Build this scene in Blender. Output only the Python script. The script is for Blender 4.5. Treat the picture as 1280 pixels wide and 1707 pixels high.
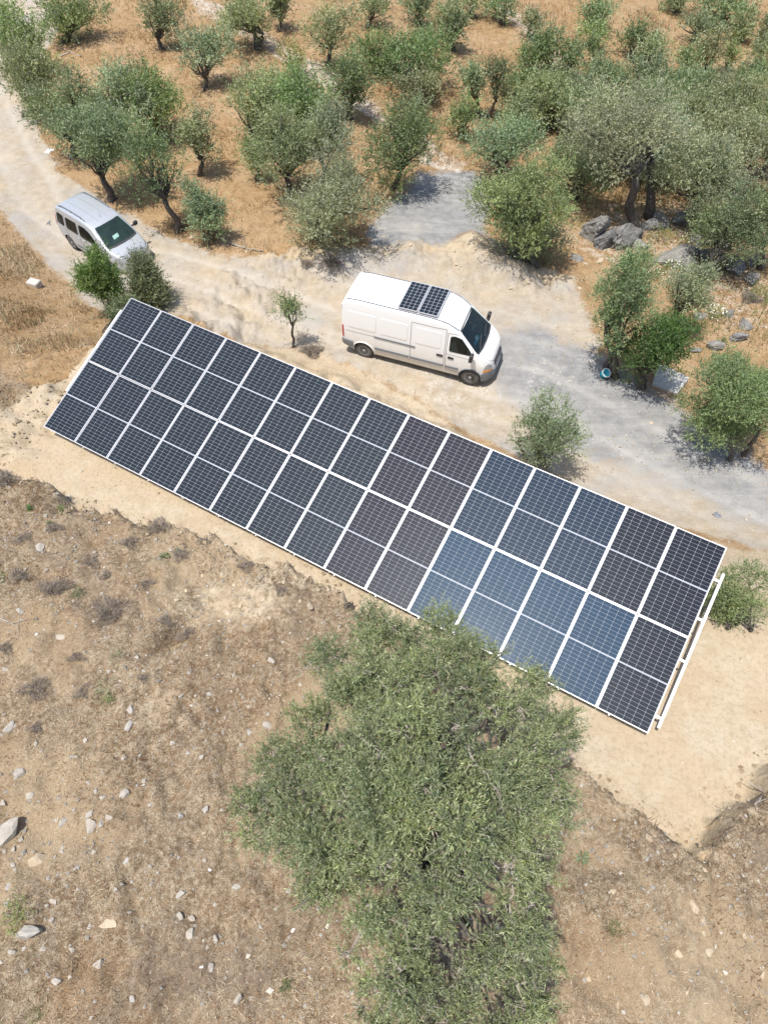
import bpy, bmesh, math
import numpy as np
R = math.radians
for o in list(bpy.data.objects):
    bpy.data.objects.remove(o, do_unlink=True)
scene = bpy.context.scene
col = scene.collection

# ------------------------------------------------------------------ camera, sky, sun, exposure
CAM_H, PITCH, FPX = 15.329, 55.584, 1183.0          # metres over the terrace, degrees down, focal length in photo pixels
cam = bpy.data.cameras.new('camera')
cam_ob = bpy.data.objects.new('camera', cam); col.objects.link(cam_ob)
cam_ob.location = (0, 0, CAM_H); cam_ob.rotation_euler = (R(90 - PITCH), 0, 0)
cam.sensor_fit = 'VERTICAL'; cam.sensor_height = 24.0; cam.sensor_width = 18.0
cam.lens = 24.0 * FPX / 1707.0
cam.clip_end = 2000.0
scene.camera = cam_ob

SUN_EL, SUN_AZ = 74.0, -140.0
sun_dir = np.array([math.cos(R(SUN_EL)) * math.cos(R(SUN_AZ)), math.cos(R(SUN_EL)) * math.sin(R(SUN_AZ)), math.sin(R(SUN_EL))])
world = bpy.data.worlds.new('World'); scene.world = world; world.use_nodes = True
wn = world.node_tree; bg = wn.nodes['Background']
sky = wn.nodes.new('ShaderNodeTexSky'); sky.sky_type = 'NISHITA'; sky.sun_disc = False
sky.sun_elevation = R(SUN_EL); sky.sun_rotation = math.atan2(sun_dir[0], sun_dir[1])
sky.dust_density = 2.0; sky.altitude = 200
wn.links.new(sky.outputs[0], bg.inputs[0]); bg.inputs[1].default_value = 0.15
sun = bpy.data.lights.new('sun', 'SUN'); sun.energy = 4.6; sun.angle = R(0.53); sun.color = (1.0, 0.955, 0.89)
sun_ob = bpy.data.objects.new('sun', sun); col.objects.link(sun_ob)
sun_ob.rotation_euler = (R(90 - SUN_EL), 0, R(SUN_AZ + 90))
sun_ob.location = (0, 0, 60)
scene.view_settings.view_transform = 'Standard'; scene.view_settings.look = 'None'
scene.view_settings.exposure = 0.32; scene.view_settings.gamma = 1.0
scene.render.engine = 'CYCLES'

# ------------------------------------------------------------------ photo pixel -> direction
_a = R(PITCH)
def ray(px, py):
    u, v = (px - 640) / FPX, (853.5 - py) / FPX
    d = np.array([u, v * math.sin(_a) + math.cos(_a), v * math.cos(_a) - math.sin(_a)])
    return d / np.linalg.norm(d)
def at_z(px, py, z):
    d = ray(px, py); return np.array([0, 0, CAM_H]) + d * ((z - CAM_H) / d[2])
def at_y(px, py, y):
    d = ray(px, py); return np.array([0, 0, CAM_H]) + d * (y / d[1])
def depth(p):                                       # distance along the camera axis
    return p[1] * math.cos(_a) - (p[2] - CAM_H) * math.sin(_a)
def ss(a, b, x):
    t = np.clip((x - a) / (b - a), 0, 1); return t * t * (3 - 2 * t)

# ------------------------------------------------------------------ numpy noise
def _hash(i, j, s):
    h = (i.astype(np.int64) * 374761393 + j.astype(np.int64) * 668265263 + s * 1274126177) & 0xFFFFFFFF
    h = ((h ^ (h >> 13)) * 1274126177) & 0xFFFFFFFF
    return ((h ^ (h >> 16)) & 0xFFFF) / 65535.0
def vnoise(x, y, s=0):
    i, j = np.floor(x), np.floor(y); fx, fy = x - i, y - j
    fx = fx * fx * (3 - 2 * fx); fy = fy * fy * (3 - 2 * fy)
    a, b, c, d = _hash(i, j, s), _hash(i + 1, j, s), _hash(i, j + 1, s), _hash(i + 1, j + 1, s)
    return (a * (1 - fx) + b * fx) * (1 - fy) + (c * (1 - fx) + d * fx) * fy - 0.5
def fbm(x, y, octv=4, s=0, gain=0.5):
    r = np.zeros_like(x, dtype=float); a = 1.0
    for k in range(octv):
        r += a * vnoise(x * 2.03 ** k + 17.3 * k, y * 2.03 ** k - 9.1 * k, s + k); a *= gain
    return r

# ------------------------------------------------------------------ terrain heights
A_BL, A_DX = np.array([-9.489, 13.148]), np.array([0.86928, -0.49433])       # front edge of the array on plan
A_NY = np.array([0.49433, 0.86928])                                          # plan direction towards the back edge
ctrl = []
for s in np.linspace(-0.6, 18.4, 8):
    for w in (-1.6, 0.3, 2.2, 4.3):
        q = A_BL + A_DX * s + A_NY * w; ctrl.append((q[0], q[1], 0.0 if w < 4 else -0.12))
for s in np.linspace(0.5, 15.5, 6):
    q = A_BL + A_DX * s + A_NY * 7.2; ctrl.append((q[0], q[1], -2.55))
for (px, py, z) in [(607, 596, -3.05), (783, 640, -3.05), (400, 450, -3.1), (300, 470, -3.1), (1000, 630, -3.05), (1150, 750, -3.0), (1270, 815, -3.0), (900, 690, -3.05), (700, 640, -3.05),
                    (117, 410, -3.2), (230, 400, -3.2), (30, 250, -3.3), (0, 150, -3.5), (60, 20, -3.6), (200, 360, -3.2), (500, 480, -3.1), (700, 480, -3.05), (900, 520, -3.05),
                    (345, 150, -3.0), (500, 300, -3.1), (300, 300, -3.1), (600, 350, -3.4), (720, 330, -3.5), (480, 30, -3.2), (640, 0, -3.6), (0, 0, -3.7), (850, 60, -4.2), (1000, 200, -4.6),
                    (800, 220, -3.9), (1280, 0, -6.4), (1130, 60, -5.6), (1280, 250, -5.2), (1150, 330, -4.4), (1050, 380, -3.9), (1250, 480, -3.9), (1150, 560, -3.4), (1270, 650, -3.3), (900, 440, -3.2), (780, 410, -3.0),
                    (570, 430, -2.9), (0, 380, -2.6), (0, 450, -1.9), (60, 450, -2.7), (60, 560, -1.3), (110, 500, -2.5), (0, 560, -0.9), (0, 640, -0.1), (60, 640, -0.1), (30, 700, 0.35), (110, 600, -0.75), (160, 560, -1.7),
                    (0, 760, 0.12), (60, 750, 0.02), (1280, 1120, 0.0), (1280, 1020, -0.15), (1270, 955, -1.2), (1235, 1005, -.75), (1280, 905, -2.3), (1280, 1220, 0.05), (1180, 1300, 0.0)]:
    q = at_z(px, py, z); ctrl.append((q[0], q[1], z))
for q in [(-40, 20, 1.0), (-25, 10, 1.5), (-60, 70, -4), (60, 70, -7), (0, 110, -4), (60, 20, -3.5), (25, 5, .3), (-60, 120, -4), (60, 120, -6), (0, -20, 0), (-40, -20, 2), (40, -20, 1)]:
    ctrl.append(q)
ctrl = np.array(ctrl)
def _tps(r2): return 0.5 * r2 * np.log(r2 + 1e-9)
_n = len(ctrl)
_K = _tps(((ctrl[:, None, :2] - ctrl[None, :, :2]) ** 2).sum(2)) + 0.35 * np.eye(_n)
_P = np.c_[np.ones(_n), ctrl[:, :2]]
_A = np.block([[_K, _P], [_P.T, np.zeros((3, 3))]])
_w = np.linalg.solve(_A, np.r_[ctrl[:, 2], 0, 0, 0])
def base_exact(x, y):
    xc = np.clip(x, -70, 70); yc = np.clip(y, -25, 125)
    out = np.empty(x.shape); f = out.ravel(); xf, yf = xc.ravel(), yc.ravel()
    for i in range(0, len(f), 40000):
        X, Y = xf[i:i + 40000], yf[i:i + 40000]
        r2 = (X[:, None] - ctrl[None, :, 0]) ** 2 + (Y[:, None] - ctrl[None, :, 1]) ** 2
        f[i:i + 40000] = _tps(r2) @ _w[:_n] + _w[_n] + _w[_n + 1] * X + _w[_n + 2] * Y
    return np.clip(out, -9, 4)
_gx, _gy = np.arange(-70, 70.01, .4), np.arange(-25, 125.01, .4)
_G = base_exact(*np.meshgrid(_gx, _gy))
def base_h(x, y):                                   # bilinear look-up
    fx = np.clip((x + 70) / .4, 0, len(_gx) - 1.001); fy = np.clip((y + 25) / .4, 0, len(_gy) - 1.001); i = fx.astype(int); j = fy.astype(int); fx = fx - i; fy = fy - j
    return (_G[j, i] * (1 - fx) + _G[j, i + 1] * fx) * (1 - fy) + (_G[j + 1, i] * (1 - fx) + _G[j + 1, i + 1] * fx) * fy
def u_front(x, y): return -((x - A_BL[0]) * A_NY[0] + (y - A_BL[1]) * A_NY[1])
def zB(x, y): return 0.82 + 0.085 * np.clip(u_front(x, y) - 1.0, -3, 14)
near_edge_px = [(-260, 800), (0, 795), (60, 803), (110, 832), (170, 858), (250, 870), (330, 893), (420, 923), (500, 953), (560, 985), (605, 1012), (700, 1085), (820, 1170), (945, 1275), (1000, 1302), (1060, 1342), (1120, 1386), (1165, 1422),
                (1192, 1392), (1235, 1350), (1285, 1290), (1400, 1240)]
NE = np.array([at_z(a, b, 0.84)[:2] for a, b in near_edge_px])
near_poly = np.vstack([NE, [(25, 0), (25, -30), (-40, -30), (-40, 8)]])
def poly_sd(poly, x, y):                            # signed distance on plan, positive inside
    x = np.asarray(x, float); y = np.asarray(y, float)
    d2 = np.full(x.shape, 1e18); ins = np.zeros(x.shape, bool); n = len(poly)
    for i in range(n):
        ax, ay = poly[i]; bx, by = poly[(i + 1) % n]; ex, ey = bx - ax, by - ay
        t = np.clip(((x - ax) * ex + (y - ay) * ey) / (ex * ex + ey * ey + 1e-12), 0, 1)
        d2 = np.minimum(d2, (x - ax - t * ex) ** 2 + (y - ay - t * ey) ** 2)
        c = ((ay > y) != (by > y)) & (x < (bx - ax) * (y - ay) / (by - ay + 1e-12) + ax)
        ins ^= c
    return np.where(ins, 1, -1) * np.sqrt(d2)
def near_w(x, y):
    sd = poly_sd(near_poly, x, y) + 0.36 * fbm(x * 1.5, y * 1.5, 4, 5, .6) + 0.12 * fbm(x * 7, y * 7, 2, 8)
    return ss(-0.15, 0.08, sd), sd
EARTH2 = None
HOL = at_z(290, 1062, 1.1)[:2]
def height(x, y, fine=True):
    x = np.asarray(x, float); y = np.asarray(y, float)
    a = base_h(x, y); w, sd = near_w(x, y)
    z = a * (1 - w) + zB(x, y) * w
    if fine:
        back = ((x - A_BL[0]) * A_NY[0] + (y - A_BL[1]) * A_NY[1])
        side = ((x - A_BL[0]) * A_DX[0] + (y - A_BL[1]) * A_DX[1])
        rim = np.exp(-((sd - .15) / .55) ** 2)
        z = z + w * (0.30 * fbm(x * .75, y * .75, 3, 11) + 0.17 * fbm(x * 3.0, y * 3.0, 4, 12, .6)) + rim * (.16 * fbm(x * 2.6, y * 2.6, 3, 13) + .20 * np.abs(fbm(x * 6.5, y * 6.5, 3, 14, .65)) - .03)
        far = ss(6.0, 9.0, back) * (1 - w)
        z = z + far * (0.20 * fbm(x * .35, y * .35, 3, 21)) + (1 - w) * 0.035 * fbm(x * 3.1, y * 3.1, 3, 22)
        berm = np.exp(-((back - 7.6) / .75) ** 2) * ss(-1, 1.5, side) * (1 - ss(9.5, 12.5, side))
        z = z + berm * (0.30 + 0.5 * fbm(x * 1.6, y * 1.6, 3, 31))
        hx, hy = x - HOL[0], y - HOL[1]; ha = hx * .80 + hy * .60; hb = -hx * .60 + hy * .80; z = z - .50 * np.exp(-(ha / .55) ** 2 - (hb / .20) ** 2) + .18 * np.exp(-(ha / .7) ** 2 - ((hb - .42) / .25) ** 2)
        if EARTH2 is not None:
            e2 = ss(-.9, .7, poly_sd(EARTH2, x, y)) * (1 - w); z = z + e2 * (.26 + .75 * fbm(x * .8, y * .8, 4, 91) + .22 * np.abs(fbm(x * 3.3, y * 3.3, 3, 92)))
        lb = (1 - ss(-.4, .6, side)) * (1 - w) * ss(-5, -1.0, side)      # crumbling bank left of the array
        z = z + lb * (0.42 * fbm(x * 1.9, y * 1.9, 5, 41, .6))
    return z
GROUND_BVH = None
def hit(px, py, fine=True):
    if GROUND_BVH is not None:
        h = GROUND_BVH.ray_cast((0, 0, CAM_H), tuple(ray(px, py)))[0]
        if h is not None: return np.array(h)
    z = -2.0 if py < 700 else 0.0
    for k in range(12):
        p = at_z(px, py, z); h = float(height(np.array([p[0]]), np.array([p[1]]), fine)[0]); z += 0.75 * (h - z)
    return at_z(px, py, z)
def ground_pt(x, y): return np.array([x, y, float(height(np.array([x]), np.array([y]))[0])])

# ------------------------------------------------------------------ mesh helpers
def mesh_np(name, V, faces, mats=(), smooth=False, cols=None, fmat=None):
    """faces: list of (m,k) int arrays"""
    me = bpy.data.meshes.new(name)
    V = np.ascontiguousarray(V, dtype=np.float32)
    me.vertices.add(len(V)); me.vertices.foreach_set('co', V.ravel())
    if isinstance(faces, np.ndarray): faces = [faces]
    loops = np.concatenate([f.ravel() for f in faces]).astype(np.int32)
    tot = np.concatenate([np.full(len(f), f.shape[1], np.int32) for f in faces])
    st = np.concatenate([[0], np.cumsum(tot)[:-1]]).astype(np.int32)
    me.loops.add(len(loops)); me.loops.foreach_set('vertex_index', loops)
    me.polygons.add(len(tot)); me.polygons.foreach_set('loop_start', st); me.polygons.foreach_set('loop_total', tot)
    if fmat is not None: me.polygons.foreach_set('material_index', np.ascontiguousarray(fmat, dtype=np.int32))
    me.update(calc_edges=True)
    me.polygons.foreach_set('use_smooth', np.full(len(tot), smooth))
    for m in mats: me.materials.append(m)
    if cols is not None:
        for cn, c in cols.items():
            at = me.color_attributes.new(cn, 'FLOAT_COLOR', 'POINT'); at.data.foreach_set('color', np.ascontiguousarray(c, dtype=np.float32).ravel())
    return me
def add(name, me, parent=None, loc=None, rotz=0.0):
    o = bpy.data.objects.new(name, me); col.objects.link(o)
    if parent is not None: o.parent = parent
    if loc is not None: o.location = loc
    if rotz: o.rotation_euler = (0, 0, rotz)
    return o
def tag(o, label, cat, group=None, kind=None):
    o['label'] = label; o['category'] = cat
    if group: o['group'] = group
    if kind: o['kind'] = kind
    return o
def empty(name, loc, rotz=0.0):
    o = bpy.data.objects.new(name, None); col.objects.link(o); o.location = loc; o.rotation_euler = (0, 0, rotz); o.empty_display_size = .2
    return o
class MB:
    """collects verts and faces of mixed size"""
    def __init__(s): s.v = []; s.f = []; s.m = []
    def poly(s, pts, faces, mi=0):
        b = len(s.v); s.v += [tuple(map(float, p)) for p in pts]; s.f += [tuple(i + b for i in f) for f in faces]; s.m += [mi] * len(faces)
    def box(s, c, d, ax=None, mi=0):
        c = np.array(c, float); h = np.array(d, float) / 2
        ax = np.eye(3) if ax is None else np.array(ax, float)
        P = [c + ax.T @ (h * np.array(q)) for q in [(-1, -1, -1), (1, -1, -1), (1, 1, -1), (-1, 1, -1), (-1, -1, 1), (1, -1, 1), (1, 1, 1), (-1, 1, 1)]]
        s.poly(P, [(0, 3, 2, 1), (4, 5, 6, 7), (0, 1, 5, 4), (1, 2, 6, 5), (2, 3, 7, 6), (3, 0, 4, 7)], mi)
    def bar(s, a, b, w, h, up=(0, 0, 1), mi=0):
        a = np.array(a, float); b = np.array(b, float); d = b - a; L = np.linalg.norm(d); d /= L
        sd = np.cross(up, d); sd /= np.linalg.norm(sd); u = np.cross(d, sd)
        s.box((a + b) / 2, (L, w, h), np.array([d, sd, u]), mi)
    def tube(s, pts, rad, n=6, cap=True, mi=0):
        pts = [np.array(p, float) for p in pts]; b = len(s.v); ref = np.array([0.3, 0.2, 0.93])
        for i, p in enumerate(pts):
            d = pts[min(i + 1, len(pts) - 1)] - pts[max(i - 1, 0)]; d /= (np.linalg.norm(d) + 1e-9)
            a = np.cross(d, ref); 
            if np.linalg.norm(a) < .1: a = np.cross(d, np.array([1, 0, 0.]))
            a /= np.linalg.norm(a); c = np.cross(d, a)
            for k in range(n):
                t = 2 * math.pi * k / n; s.v.append(tuple(p + rad[i] * (math.cos(t) * a + math.sin(t) * c)))
        for i in range(len(pts) - 1):
            for k in range(n):
                s.f.append((b + i * n + k, b + i * n + (k + 1) % n, b + (i + 1) * n + (k + 1) % n, b + (i + 1) * n + k)); s.m.append(mi)
        if cap:
            s.f.append(tuple(b + k for k in reversed(range(n)))); s.f.append(tuple(b + (len(pts) - 1) * n + k for k in range(n))); s.m += [mi, mi]
    def lathe(s, prof, c, axis='y', n=28, mi=0):
        """prof: list of (r, h) along the axis"""
        b = len(s.v)
        for r, h in prof:
            for k in range(n):
                t = 2 * math.pi * k / n; ca, sa = r * math.cos(t), r * math.sin(t)
                s.v.append((c[0] + ca, c[1] + h, c[2] + sa) if axis == 'y' else (c[0] + ca, c[1] + sa, c[2] + h))
        for i in range(len(prof) - 1):
            for k in range(n):
                s.f.append((b + i * n + k, b + (i + 1) * n + k, b + (i + 1) * n + (k + 1) % n, b + i * n + (k + 1) % n)); s.m.append(mi)
    def mesh(s, name, mats, smooth=False):
        me = bpy.data.meshes.new(name); me.from_pydata(s.v, [], s.f)
        for m in mats: me.materials.append(m)
        me.polygons.foreach_set('material_index', np.array(s.m, np.int32)); me.polygons.foreach_set('use_smooth', np.full(len(s.f), smooth))
        me.update(); return me
    def build(s, name, mat, parent=None, smooth=False, loc=None):
        return add(name, s.mesh(name, mat if isinstance(mat, (list, tuple)) else [mat], smooth), parent, loc)

# ------------------------------------------------------------------ materials
def new_mat(name):
    m = bpy.data.materials.new(name); m.use_nodes = True; nt = m.node_tree
    return m, nt, nt.nodes['Principled BSDF']
def nn(nt, t, **k):
    n = nt.nodes.new(t)
    for a, b in k.items(): setattr(n, a, b)
    return n
def mixc(nt, fac, a, b, mode='MIX'):
    n = nn(nt, 'ShaderNodeMix', data_type='RGBA', blend_type=mode)
    for i, v in ((0, fac), (6, a), (7, b)):
        if isinstance(v, (tuple, list)): n.inputs[i].default_value = tuple(v) + ((1,) if len(v) == 3 else ())
        elif isinstance(v, (int, float)): n.inputs[i].default_value = v
        else: nt.links.new(v, n.inputs[i])
    return n.outputs[2]
def math_n(nt, op, a, b=None, clamp=False):
    n = nn(nt, 'ShaderNodeMath', operation=op, use_clamp=clamp)
    for i, v in ((0, a), (1, b)):
        if v is None: continue
        if isinstance(v, (int, float)): n.inputs[i].default_value = v
        else: nt.links.new(v, n.inputs[i])
    return n.outputs[0]
def noise(nt, vec, scale, detail=4, rough=.55):
    n = nn(nt, 'ShaderNodeTexNoise'); n.inputs['Scale'].default_value = scale; n.inputs['Detail'].default_value = detail; n.inputs['Roughness'].default_value = rough
    nt.links.new(vec, n.inputs['Vector']); return n.outputs[0]
def ramp(nt, fac, a, b):
    n = nn(nt, 'ShaderNodeMapRange'); n.inputs[1].default_value = a; n.inputs[2].default_value = b; nt.links.new(fac, n.inputs[0]); return n.outputs[0]
def simple(name, rgb, rough=.6, metal=0, spec=.5, var=.12, vscale=6, bump=0, coat=0):
    m, nt, b = new_mat(name)
    tc = nn(nt, 'ShaderNodeTexCoord'); n1 = noise(nt, tc.outputs['Object'], vscale, 5)
    c = mixc(nt, n1, tuple(v * (1 - var) for v in rgb), tuple(min(1, v * (1 + var)) for v in rgb))
    nt.links.new(c, b.inputs['Base Color']); b.inputs['Roughness'].default_value = rough; b.inputs['Metallic'].default_value = metal
    b.inputs['Specular IOR Level'].default_value = spec; b.inputs['Coat Weight'].default_value = coat
    if bump:
        bp = nn(nt, 'ShaderNodeBump'); bp.inputs['Strength'].default_value = bump; bp.inputs['Distance'].default_value = .03
        nt.links.new(noise(nt, tc.outputs['Object'], vscale * 3, 6), bp.inputs['Height']); nt.links.new(bp.outputs[0], b.inputs['Normal'])
    return m

def ground_material():
    m, nt, b = new_mat('ground')
    geo = nn(nt, 'ShaderNodeNewGeometry'); P = geo.outputs['Position']
    za = nn(nt, 'ShaderNodeVertexColor', layer_name='zone'); sp = nn(nt, 'ShaderNodeSeparateColor'); nt.links.new(za.outputs[0], sp.inputs[0])
    zb_ = nn(nt, 'ShaderNodeVertexColor', layer_name='zone2'); sp2 = nn(nt, 'ShaderNodeSeparateColor'); nt.links.new(zb_.outputs[0], sp2.inputs[0])
    n_big, n_mid, n_fine, n_grit = noise(nt, P, .55, 4), noise(nt, P, 2.6, 6, .62), noise(nt, P, 11, 6, .65), noise(nt, P, 46, 4, .7)
    # scrub: straw, red-brown litter, grey crust
    sc = mixc(nt, ramp(nt, n_mid, .35, .65), (.152, .102, .060), (.315, .235, .146))
    sc = mixc(nt, ramp(nt, n_fine, .42, .66), sc, (.43, .36, .262))
    sc = mixc(nt, math_n(nt, 'MULTIPLY', ramp(nt, n_big, .52, .7), .7), sc, (.265, .165, .085))
    sc = mixc(nt, math_n(nt, 'MULTIPLY', ramp(nt, n_grit, .54, .40), .75), sc, (.075, .05, .034))
    n_pat = noise(nt, P, .28, 5, .6); sc = mixc(nt, math_n(nt, 'MULTIPLY', ramp(nt, n_pat, .50, .62), .6), sc, (.375, .295, .195)); sc = mixc(nt, math_n(nt, 'MULTIPLY', ramp(nt, n_pat, .46, .36), .55), sc, (.185, .14, .105))
    # dry grass
    gr = mixc(nt, ramp(nt, n_mid, .35, .68), (.262, .165, .082), (.378, .262, .145))
    gr = mixc(nt, ramp(nt, n_big, .45, .72), gr, (.38, .275, .17))
    gr = mixc(nt, math_n(nt, 'MULTIPLY', ramp(nt, n_fine, .52, .36), .5), gr, (.17, .105, .055))
    # bare earth
    be = mixc(nt, ramp(nt, n_mid, .32, .7), (.40, .32, .215), (.49, .42, .315))
    be = mixc(nt, ramp(nt, n_big, .42, .7), be, (.43, .335, .22))
    be = mixc(nt, math_n(nt, 'MULTIPLY', ramp(nt, n_fine, .52, .35), .45), be, (.29, .22, .145))
    be = mixc(nt, math_n(nt, 'MULTIPLY', ramp(nt, n_grit, .58, .72), .5), be, (.56, .51, .43))
    # track: paler, greyer
    tr = mixc(nt, ramp(nt, n_mid, .35, .68), (.335, .278, .205), (.43, .375, .30))
    tr = mixc(nt, math_n(nt, 'MULTIPLY', ramp(nt, n_fine, .50, .34), .4), tr, (.26, .225, .18))
    tr = mixc(nt, math_n(nt, 'MULTIPLY', ramp(nt, n_grit, .58, .72), .4), tr, (.54, .51, .46))
    tr = mixc(nt, math_n(nt, 'MULTIPLY', ramp(nt, n_big, .48, .66), .55), tr, (.33, .325, .315))
    tr = mixc(nt, math_n(nt, 'MULTIPLY', ramp(nt, n_big, .44, .30), .6), tr, (.44, .35, .235))
    tr = mixc(nt, math_n(nt, 'MULTIPLY', sp2.outputs[2], .6), tr, (.475, .435, .375))
    # grey slate chippings
    gy = mixc(nt, ramp(nt, n_mid, .35, .68), (.218, .213, .206), (.315, .309, .299))
    gy = mixc(nt, math_n(nt, 'MULTIPLY', ramp(nt, n_fine, .50, .36), .45), gy, (.20, .21, .225))
    gy = mixc(nt, math_n(nt, 'MULTIPLY', ramp(nt, n_big, .53, .66), .5), gy, (.40, .37, .32))
    mpg = nn(nt, 'ShaderNodeMapping'); mpg.inputs['Rotation'].default_value = (0, 0, .55); mpg.inputs['Scale'].default_value = (.22, 1.5, 1); nt.links.new(P, mpg.inputs[0]); n_str = noise(nt, mpg.outputs[0], 1.6, 5, .6)
    gy = mixc(nt, math_n(nt, 'MULTIPLY', ramp(nt, n_str, .52, .68), .45), gy, (.38, .37, .34)); gy = mixc(nt, math_n(nt, 'MULTIPLY', ramp(nt, n_str, .48, .34), .6), gy, (.19, .188, .185))
    gy = mixc(nt, math_n(nt, 'MULTIPLY', sp2.outputs[2], .5), gy, (.45, .43, .40))
    # pale stony
    pa = mixc(nt, ramp(nt, n_fine, .35, .65), (.36, .31, .25), (.56, .53, .48))
    c = sc
    for msk, cc in ((sp.outputs[2], gr), (sp.outputs[0], be), (sp2.outputs[0], tr), (sp.outputs[1], gy), (sp2.outputs[1], pa)):
        w = math_n(nt, 'ADD', msk, math_n(nt, 'MULTIPLY', math_n(nt, 'SUBTRACT', n_mid, .5), .9))
        w = math_n(nt, 'ADD', w, math_n(nt, 'MULTIPLY', math_n(nt, 'SUBTRACT', n_fine, .5), .5))
        w = math_n(nt, 'MULTIPLY', ramp(nt, w, .32, .68), ramp(nt, msk, .02, .12))
        c = mixc(nt, w, c, cc)
    nt.links.new(c, b.inputs['Base Color']); b.inputs['Roughness'].default_value = .95; b.inputs['Specular IOR Level'].default_value = .12
    bp = nn(nt, 'ShaderNodeBump'); bp.inputs['Strength'].default_value = .75; bp.inputs['Distance'].default_value = .05
    hh = math_n(nt, 'ADD', math_n(nt, 'MULTIPLY', n_fine, 1.0), math_n(nt, 'MULTIPLY', n_grit, .45))
    nt.links.new(hh, bp.inputs['Height']); nt.links.new(bp.outputs[0], b.inputs['Normal'])
    return m

def leaf_material(name, spec=.35, trans=.24, rough=.5):
    m, nt, b = new_mat(name)
    vc = nn(nt, 'ShaderNodeVertexColor', layer_name='tint')
    geo = nn(nt, 'ShaderNodeNewGeometry')
    under = mixc(nt, .5, vc.outputs[0], (.26, .28, .20))                    # silvery underside
    c = mixc(nt, math_n(nt, 'MULTIPLY', geo.outputs['Backfacing'], .55), vc.outputs[0], under)
    nt.links.new(c, b.inputs['Base Color']); b.inputs['Roughness'].default_value = rough; b.inputs['Specular IOR Level'].default_value = spec
    tl = nn(nt, 'ShaderNodeBsdfTranslucent'); tc = mixc(nt, 1.0, vc.outputs[0], (1.25, 1.45, .6), 'MULTIPLY'); nt.links.new(tc, tl.inputs[0])
    mx = nn(nt, 'ShaderNodeMixShader'); mx.inputs[0].default_value = trans
    nt.links.new(b.outputs[0], mx.inputs[1]); nt.links.new(tl.outputs[0], mx.inputs[2]); nt.links.new(mx.outputs[0], nt.nodes['Material Output'].inputs[0])
    return m
def straw_material(name):
    m, nt, b = new_mat(name)
    vc = nn(nt, 'ShaderNodeVertexColor', layer_name='tint'); nt.links.new(vc.outputs[0], b.inputs['Base Color']); b.inputs['Roughness'].default_value = .8; b.inputs['Specular IOR Level'].default_value = .15
    tl = nn(nt, 'ShaderNodeBsdfTranslucent'); nt.links.new(vc.outputs[0], tl.inputs[0]); mx = nn(nt, 'ShaderNodeMixShader'); mx.inputs[0].default_value = .25
    nt.links.new(b.outputs[0], mx.inputs[1]); nt.links.new(tl.outputs[0], mx.inputs[2]); nt.links.new(mx.outputs[0], nt.nodes['Material Output'].inputs[0])
    return m
def bark_material():
    m, nt, b = new_mat('bark')
    tc = nn(nt, 'ShaderNodeTexCoord'); mp = nn(nt, 'ShaderNodeMapping'); mp.inputs['Scale'].default_value = (9, 9, 2.2); nt.links.new(tc.outputs['Object'], mp.inputs[0])
    n1 = noise(nt, mp.outputs[0], 2.2, 6, .65)
    nt.links.new(mixc(nt, ramp(nt, n1, .3, .7), (.038, .031, .026), (.16, .14, .12)), b.inputs['Base Color']); b.inputs['Roughness'].default_value = .9
    bp = nn(nt, 'ShaderNodeBump'); bp.inputs['Strength'].default_value = .8; bp.inputs['Distance'].default_value = .03; nt.links.new(n1, bp.inputs['Height']); nt.links.new(bp.outputs[0], b.inputs['Normal'])
    return m
def rock_material(name, a, b_, lichen=None, tan=.5):
    m, nt, b = new_mat(name)
    tc = nn(nt, 'ShaderNodeTexCoord'); oi = nn(nt, 'ShaderNodeObjectInfo')
    ad = nn(nt, 'ShaderNodeVectorMath', operation='ADD'); nt.links.new(tc.outputs['Object'], ad.inputs[0]); nt.links.new(oi.outputs['Location'], ad.inputs[1])
    n1, n2 = noise(nt, ad.outputs[0], 3.5, 6, .65), noise(nt, ad.outputs[0], 22, 5, .7)
    c = mixc(nt, ramp(nt, n1, .3, .7), a, b_)
    c = mixc(nt, math_n(nt, 'MULTIPLY', ramp(nt, n2, .50, .34), .45), c, tuple(v * .5 for v in a))  # crevice shade put into the colour where the bump noise is low
    if lichen: c = mixc(nt, math_n(nt, 'MULTIPLY', ramp(nt, n2, .56, .66), .7), c, lichen)
    c = mixc(nt, math_n(nt, 'MULTIPLY', oi.outputs['Random'], tan), c, (.43, .36, .27))
    nt.links.new(c, b.inputs['Base Color']); b.inputs['Roughness'].default_value = .9; b.inputs['Specular IOR Level'].default_value = .2
    bp = nn(nt, 'ShaderNodeBump'); bp.inputs['Strength'].default_value = .5; bp.inputs['Distance'].default_value = .012; nt.links.new(n2, bp.inputs['Height']); nt.links.new(bp.outputs[0], b.inputs['Normal'])
    return m
def cell_material(name, rgb, rough=.05):
    m, nt, b = new_mat(name)
    tc = nn(nt, 'ShaderNodeTexCoord'); n1 = noise(nt, tc.outputs['Object'], 1.4, 3); n2 = noise(nt, tc.outputs['Object'], 9, 5)
    c = mixc(nt, n1, tuple(v * .8 for v in rgb), tuple(v * 1.2 for v in rgb))
    c = mixc(nt, math_n(nt, 'MULTIPLY', ramp(nt, n2, .35, .75), .014), c, (.36, .31, .24))
    nt.links.new(c, b.inputs['Base Color']); b.inputs['Roughness'].default_value = .38; b.inputs['Specular IOR Level'].default_value = .06; b.inputs['Specular Tint'].default_value = (.45, .75, 1.0, 1)
    b.inputs['Coat Weight'].default_value = 1.0; b.inputs['Coat IOR'].default_value = 1.42
    nt.links.new(math_n(nt, 'ADD', math_n(nt, 'MULTIPLY', n2, .06), rough - .03), b.inputs['Coat Roughness'])
    return m
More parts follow.
